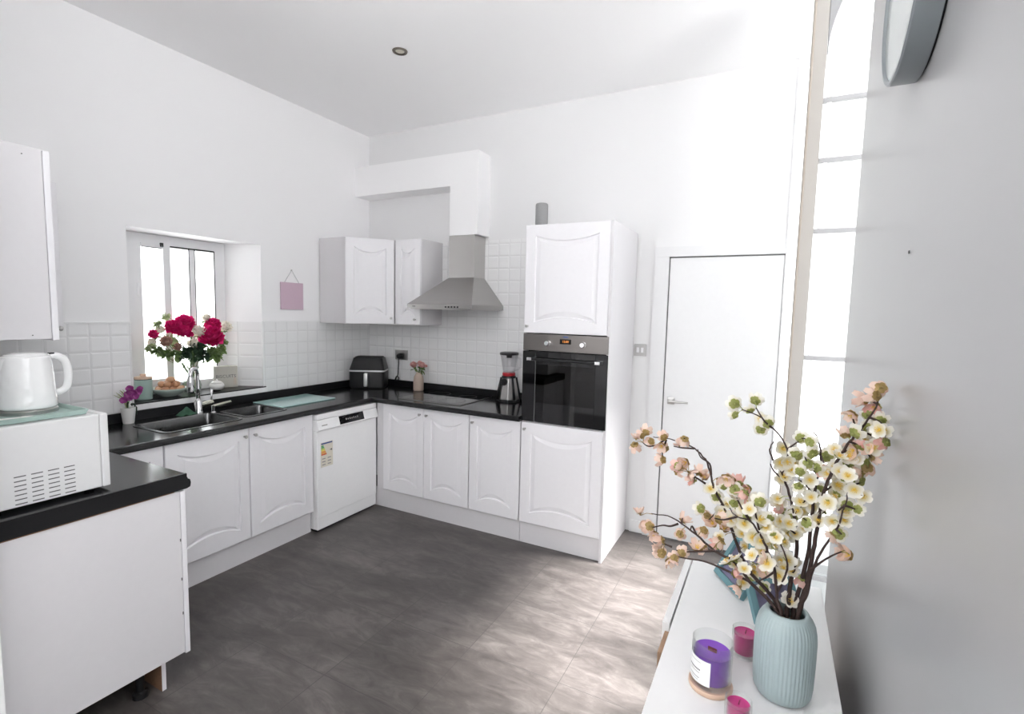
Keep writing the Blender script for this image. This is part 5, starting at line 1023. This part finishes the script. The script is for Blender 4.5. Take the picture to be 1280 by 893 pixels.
# candles
def candle(name, lab, loc, r, h, fill, wax, lab_face=None, coaster=None, wick=False):
    z = SZ2
    if coaster:
        c_ = tag(obj('coaster', (lambda b_: lathe(b_, [(0, 0), (coaster, 0), (coaster+.0015, .003), (coaster+.0015, .009), (coaster, .011), (0, .011)], 48))(bmesh.new()), M['wood'], None, auto=40), 'round pale wooden coaster under the purple candle', 'coaster'); c_.location = (loc[0], loc[1], SZ2); z += .0113
    t = thing(name, lab, 'candle', (loc[0], loc[1], z))
    bm = bmesh.new(); b0 = .010
    lathe(bm, [(0, 0), (r-.003, 0), (r, .003), (r, h-.001), (r-.0012, h), (r-.0024, h-.001), (r-.0028, b0+.002), (r-.005, b0), (0, b0)], 56); obj('glass_cup', bm, M['clear'], t, True)
    bm = bmesh.new(); lathe(bm, [(0, b0+.0005), (r-.0055, b0+.0005), (r-.0032, b0+.003), (r-.0032, fill), (r-.005, fill-.0012), (r*.4, fill-.002), (0, fill-.0022)], 56); wx = obj('wax', bm, M[wax], t, auto=50)
    if wick:
        obj('wick', RB(-.0095, .0095, -.0018, .0018, fill-.003, fill+.006, w=.0005), M['wick'], wx).rotation_euler = (0, 0, -.25)
    else:
        bm = bmesh.new(); tube(bm, [(0, 0, fill-.003), (.001, 0, fill+.004), (.0025, .001, fill+.008)], .0009, 6); obj('wick', bm, M['wick'], wx, True)
    if lab_face:
        a0, a1 = lab_face; bm = bmesh.new(); n_ = 14; R1 = r+.0004; z0, z1 = .012, fill-.004
        va = [[bm.verts.new((R1*math.cos(a0+(a1-a0)*i/n_), R1*math.sin(a0+(a1-a0)*i/n_), zz)) for zz in (z0, z1)] for i in range(n_+1)]
        vb = [[bm.verts.new(((R1+.0004)*math.cos(a0+(a1-a0)*i/n_), (R1+.0004)*math.sin(a0+(a1-a0)*i/n_), zz)) for zz in (z0, z1)] for i in range(n_+1)]
        for i in range(n_):
            bm.faces.new((va[i][0], va[i+1][0], va[i+1][1], va[i][1])); bm.faces.new((vb[i][0], vb[i+1][0], vb[i+1][1], vb[i][1]))
            for q in (0, 1): bm.faces.new((va[i][q], va[i+1][q], vb[i+1][q], vb[i][q]))
        for q in (0, n_): bm.faces.new((va[q][0], va[q][1], vb[q][1], vb[q][0]))
        lb = obj('label', bm, M['paper'], t, auto=60, label='white paper label with grey print')
        for (zc, hh, f0, f1, mm) in ((.86, .022, .30, .72, 'ink_soft'), (.55, .06, .28, .72, 'ink'), (.43, .025, .32, .70, 'ink_soft'), (.22, .045, .30, .70, 'ink_soft'), (.12, .02, .34, .66, 'ink_soft')):
            bm = bmesh.new(); zc_ = z0+(z1-z0)*zc; hz = (z1-z0)*hh/2; nn = 9
            for i in range(nn):
                fa = f0+(f1-f0)*i/nn; fb = fa+(f1-f0)/nn*(.8 if hh > .03 else .95); R2 = R1+.0010
                ps = []
                for ff, zz in ((fa, zc_-hz), (fb, zc_-hz), (fb, zc_+hz), (fa, zc_+hz)):
                    a = a0+(a1-a0)*ff; ps.append((R2*math.cos(a), R2*math.sin(a), zz))
                bm.faces.new([bm.verts.new(p) for p in ps])
            obj('print_line', bm, M[mm], lb)
    return t
candle('candle', 'large purple candle in a labelled glass on a wooden coaster', (3.352, -2.522), .0415, .097, .070, 'purple', (math.radians(172), math.radians(272)), .044, True)
candle('candle', 'pink candle in clear glass between the purple candle and the vase', (3.412, -2.375), .0285, .066, .056, 'magenta')
candle('candle', 'pink candle nearest the camera, cut by the photo edge', (3.4115, -2.625), .0245, .066, .056, 'magenta')

# photo frames lying back on their stands
def photo_frame(lab, A_, B_, L, tilt, flip=1):
    A_, B_ = Vector(A_), Vector(B_); w_ = (B_-A_).length; d = (B_-A_).normalized(); nb = Vector((-d.y, d.x, 0))*flip; up = nb*math.cos(tilt)+Vector((0, 0, 1))*math.sin(tilt)
    t = thing('photo_frame', lab, 'photo frame', A_)
    nrm = d.cross(up) if flip == 1 else up.cross(d)
    Mx = Matrix((d, up, nrm)).transposed().to_4x4()
    def add(nm, boxes, m, th, par=t):
        bm = B(*boxes); bmesh.ops.transform(bm, matrix=Mx, verts=bm.verts); return obj(nm, bm, M[m], par)
    add('moulding', [(0, w_, 0, .017, -.012, .004), (0, w_, L-.017, L, -.012, .004), (0, .017, .017, L-.017, -.012, .004), (w_-.017, w_, .017, L-.017, -.012, .004)], 'teal', 0)
    add('photo', [(.017, w_-.017, .017, L-.017, -.006, -.004)], 'photo', 0)
    add('back_board', [(.012, w_-.012, .012, L-.012, -.011, -.0065)], 'black_matt', 0)
    bm = bmesh.new(); P0 = d*(w_/2)+up*(L*.6)-nrm*.013; P1 = Vector(P0)+nb*L*.32; P1.z = .002
    tube(bm, [P0, P1], .005, 6); obj('stand', bm, M['black_matt'], t)
    return t
f1 = photo_frame('teal photo frame leaning back behind the blossom, left of the vase', (3.308, -1.992, SZ2+.004), (3.390, -2.128, SZ2+.004), .145, math.radians(60))
f2 = photo_frame('teal photo frame with lilac picture right behind the ribbed vase', (3.435, -2.235, SZ2+.004), (3.548, -2.165, SZ2+.004), .115, math.radians(55))

# ------------------------------------------------------------------ blossom branches
def petal_ring(bm, n, R, wd, cup, z0=0., seed=0, ph=0.):
    rnd = random.Random(seed)
    for k in range(n):
        a = 2*PI*k/n+ph+rnd.uniform(-.12, .12); d = Vector((math.cos(a), math.sin(a), 0)); s = Vector((-d.y, d.x, 0)); g = []; cu = cup*rnd.uniform(.7, 1.3); tw = rnd.uniform(-.15, .15)
        for j in range(5):
            b_ = j/4; r_ = R*(.08+.92*b_); w_ = wd*R*math.sin(PI*(.10+.72*b_))**.8; z_ = z0+cu*R*b_**1.6
            g.append([bm.verts.new(d*r_*(1-.06*abs(q)*b_)+s*(q*w_)+Vector((0, 0, z_+.12*R*q*q*b_+tw*q*R*.5*b_))) for q in (-1, -.4, .4, 1)])
        for A_, Q_ in zip(g, g[1:]):
            for i in range(3): bm.faces.new((A_[i], A_[i+1], Q_[i+1], Q_[i]))
def blossom_meshes(m, cup, tag_):
    out = []
    for sd in range(3):
        bm = bmesh.new(); petal_ring(bm, 5, .0185, .46, cup, 0, sd+3)
        out.append(mesh_of(bm, 'blossom_petals', M[m], True))
    return out
PET = {'w': blossom_meshes('blossom_petal', .25, 'w'), 'g': blossom_meshes('blossom_petal', .35, 'g'), 'p': blossom_meshes('pink_petal', .75, 'p'), 'b': blossom_meshes('pink_petal', .8, 'b'), 'r': blossom_meshes('rose_petal', .8, 'r')}
def calyx_mesh(m):
    bm = bmesh.new(); petal_ring(bm, 5, .0118, .48, .12, -.0022, 11); lathe(bm, [(0, -.0075), (.002, -.0065), (.0032, -.004), (.003, -.001), (0, 0)], 8)
    return mesh_of(bm, 'calyx', m, True)
CAL = calyx_mesh(M['calyx']); CALB = calyx_mesh(M['calyx_brown'])
bm = bmesh.new(); ball(bm, (0, 0, .0012), .003, 8, 6, (1, 1, .7))
for k in range(11):
    a = k*2.4; r_ = .0035+.003*((k*37) % 10)/10; e = Vector((r_*math.cos(a), r_*math.sin(a), .006+.001*(k % 3))); tube(bm, [(0, 0, .001), e], .00035, 4); ball(bm, e, .0009, 5, 4)
STA = mesh_of(bm, 'stamens', M['stamen'], True)
LAB = {'far_left': 'long blossom branch arching furthest left towards the door', 'low_left': 'low blossom branch reaching left just above the sideboard end', 'mid_left': 'blossom branch crowded with white flowers left of centre', 'upright_curl': 'upright blossom branch with a curled twig and a spray pointing to the door', 'tall_middle': 'upright blossom branch in the middle, white flowers before the glazed screen', 'tall_right': 'tallest blossom branch leaning right with pink tip near the wall', 'leaning_right': 'short blossom branch at right with a lone pink flower'}
CAM = Vector((3.4277, -3.6515, 1.6065))
for key, (main, tws, fls) in BRANCH.items():
    b0 = Vector(main[0]); foot = Vector((RVX+(b0.x-RVX)*.25, RVY+(b0.y-RVY)*.2-.0, SZ2+.03))
    # root inside the vase neck
    m0 = Vector(main[0]); v2 = Vector((m0.x-RVX, m0.y-RVY, 0))
    neck = Vector((RVX, RVY, SZ2+.186))+(v2.normalized()*min(v2.length, .024) if v2.length > 1e-5 else Vector((0, 0, 0)))
    pts = [neck+Vector((0, 0, -.06))-v2*.1, neck]+[Vector(p) for p in main if p[2] > SZ2+.20]
    t = thing('blossom_branch', LAB[key], 'branch', neck)
    sp = spline(pts, 4); n_ = len(sp); wob = random.Random(len(key))
    r0 = .0054 if key in ('tall_right', 'upright_curl', 'tall_middle') else .0044
    rad = [max(.0012, r0*(1-.78*i/(n_-1))) for i in range(n_)]
    bm = bmesh.new(); tube(bm, [p+Vector((wob.uniform(-1, 1), wob.uniform(-1, 1), wob.uniform(-1, 1)))*.0012-neck for p in sp], rad, 7); obj('stem', bm, M['bark'], t, True)
    for tw in tws:
        bm = bmesh.new(); q = spline(tw, 4); tube(bm, [p-neck for p in q], [max(.0010, .0027*(1-.55*i/(len(q)-1))) for i in range(len(q))], 6)
        obj('side_twig', bm, M['bark'], t, True)
    items = []
    for P, k, q in fls:
        P, q = Vector(P), Vector(q)
        if P.z < SZ2+.195 and (P-Vector((RVX, RVY, P.z))).length < .06: P.z = max(P.z, SZ2+.20)
        tocam = (CAM-P).normalized(); rnd = Vector((random.gauss(0, 1), random.gauss(0, 1), random.gauss(0, 1)))
        if k == 'w': f = tocam+rnd*.38+Vector((0, 0, .15))
        elif k == 'g': f = -tocam+rnd*.35+Vector((0, 0, .3))
        elif k == 'b': f = -tocam*.7+rnd*.5+Vector((-.2, 0, -.1))
        else: f = tocam*.2+rnd*.6+Vector((-.25, 0, -.25))
        f.normalize(); sc = random.uniform(.82, 1.1)*(.99 if k in 'wg' else .95)
        back = P-f*.006*sc
        if (back-q).length > .004:
            midp = (back+q)/2+Vector((0, 0, .004))
            bm = bmesh.new(); tube(bm, [q-neck, midp-neck, back-neck], [.0010, .0008, .0010], 5); obj('flower_stalk', bm, M['calyx_brown'] if key in ('far_left', 'low_left') else M['calyx'], t, True)
        items.append((P, k, f, sc))
    for P, k, f, sc in items:
        o = bpy.data.objects.new('blossom', random.choice(PET[k])); C.objects.link(o); o.parent = t
        o.location = P-neck; o.rotation_mode = 'QUATERNION'
        from mathutils import Quaternion
        o.rotation_quaternion = f.to_track_quat('Z', 'Y') @ Quaternion((0, 0, 1), random.uniform(0, 6.28)); o.scale = (sc, sc, sc)
        o['label'] = {'w': 'open ivory flower', 'g': 'ivory flower seen from its green back', 'p': 'peach pink flower', 'b': 'peach flower with olive back', 'r': 'rose pink flower'}[k]
        c1 = bpy.data.objects.new('calyx', CALB if k in 'bp' else CAL); C.objects.link(c1); c1.parent = o
        if k != 'g' and k != 'b':
            s1 = bpy.data.objects.new('stamens', STA); C.objects.link(s1); s1.parent = o

# ================================================================== LIGHT, WORLD, CAMERA
world = bpy.data.worlds.new('sky'); bpy.context.scene.world = world; world.use_nodes = True
bg = world.node_tree.nodes['Background']; bg.inputs['Color'].default_value = (.96, .975, 1, 1); bg.inputs['Strength'].default_value = WORLD
sun = bpy.data.lights.new('sun', 'SUN'); sun.energy = SUN; sun.angle = math.radians(15); sun.color = (1, .985, .965)
so = bpy.data.objects.new('sun', sun); C.objects.link(so); so.rotation_euler = Vector((-.40, -.13, -1.08)).to_track_quat('-Z', 'Y').to_euler(); so.location = (8, 4, 9)
def portal(loc, rot, sx, sy):
    l = bpy.data.lights.new('opening_portal', 'AREA'); l.shape = 'RECTANGLE'; l.size = sx; l.size_y = sy; l.cycles.is_portal = True
    o = bpy.data.objects.new('opening_portal', l); C.objects.link(o); o.location = loc; o.rotation_euler = rot
portal((W+.02, -.78, H/2), (0, PI/2, 0), H, 1.6)
portal((W+.2, -4.07, 2.275), (0, PI/2, 0), 1.75, 2.06)  # samples sky through the added opening beside the camera
portal((-.29, -1.6, 1.53), (0, -PI/2, 0), 1.0, .75)
portal(((RW[0]+RW[1])/2, REAR-.02, (RW[2]+RW[3])/2), (PI/2, 0, 0), RW[1]-RW[0], RW[3]-RW[2])  # samples sky through the added rear opening

cam = bpy.data.cameras.new('camera'); co = bpy.data.objects.new('camera', cam); C.objects.link(co)
cam.sensor_width = 36; cam.lens = 629.86/1280*36; cam.clip_start = .02
yaw, pitch, roll = [math.radians(a) for a in (-27.34277518, 5.10302873, 1.33418731)]
f = Vector((math.sin(yaw)*math.cos(pitch), math.cos(yaw)*math.cos(pitch), -math.sin(pitch))); r = Vector((math.cos(yaw), -math.sin(yaw), 0)); u = r.cross(f)
r2 = r*math.cos(roll)+u*math.sin(roll); u2 = -r*math.sin(roll)+u*math.cos(roll)
mw = Matrix((r2, u2, -f)).transposed().to_4x4(); mw.translation = (3.42765133, -3.65154143, 1.6065196); co.matrix_world = mw
sc = bpy.context.scene; sc.camera = co
sc.view_settings.view_transform = 'Standard'; sc.view_settings.look = 'None'; sc.view_settings.gamma = 1; sc.view_settings.use_curve_mapping = False
sc.view_settings.exposure = EXPO
sc.cycles.max_bounces = 14; sc.cycles.diffuse_bounces = 8; sc.cycles.glossy_bounces = 5; sc.cycles.transparent_max_bounces = 24; sc.cycles.transmission_bounces = 8
sc.cycles.use_denoising = True; sc.cycles.sample_clamp_indirect = 8
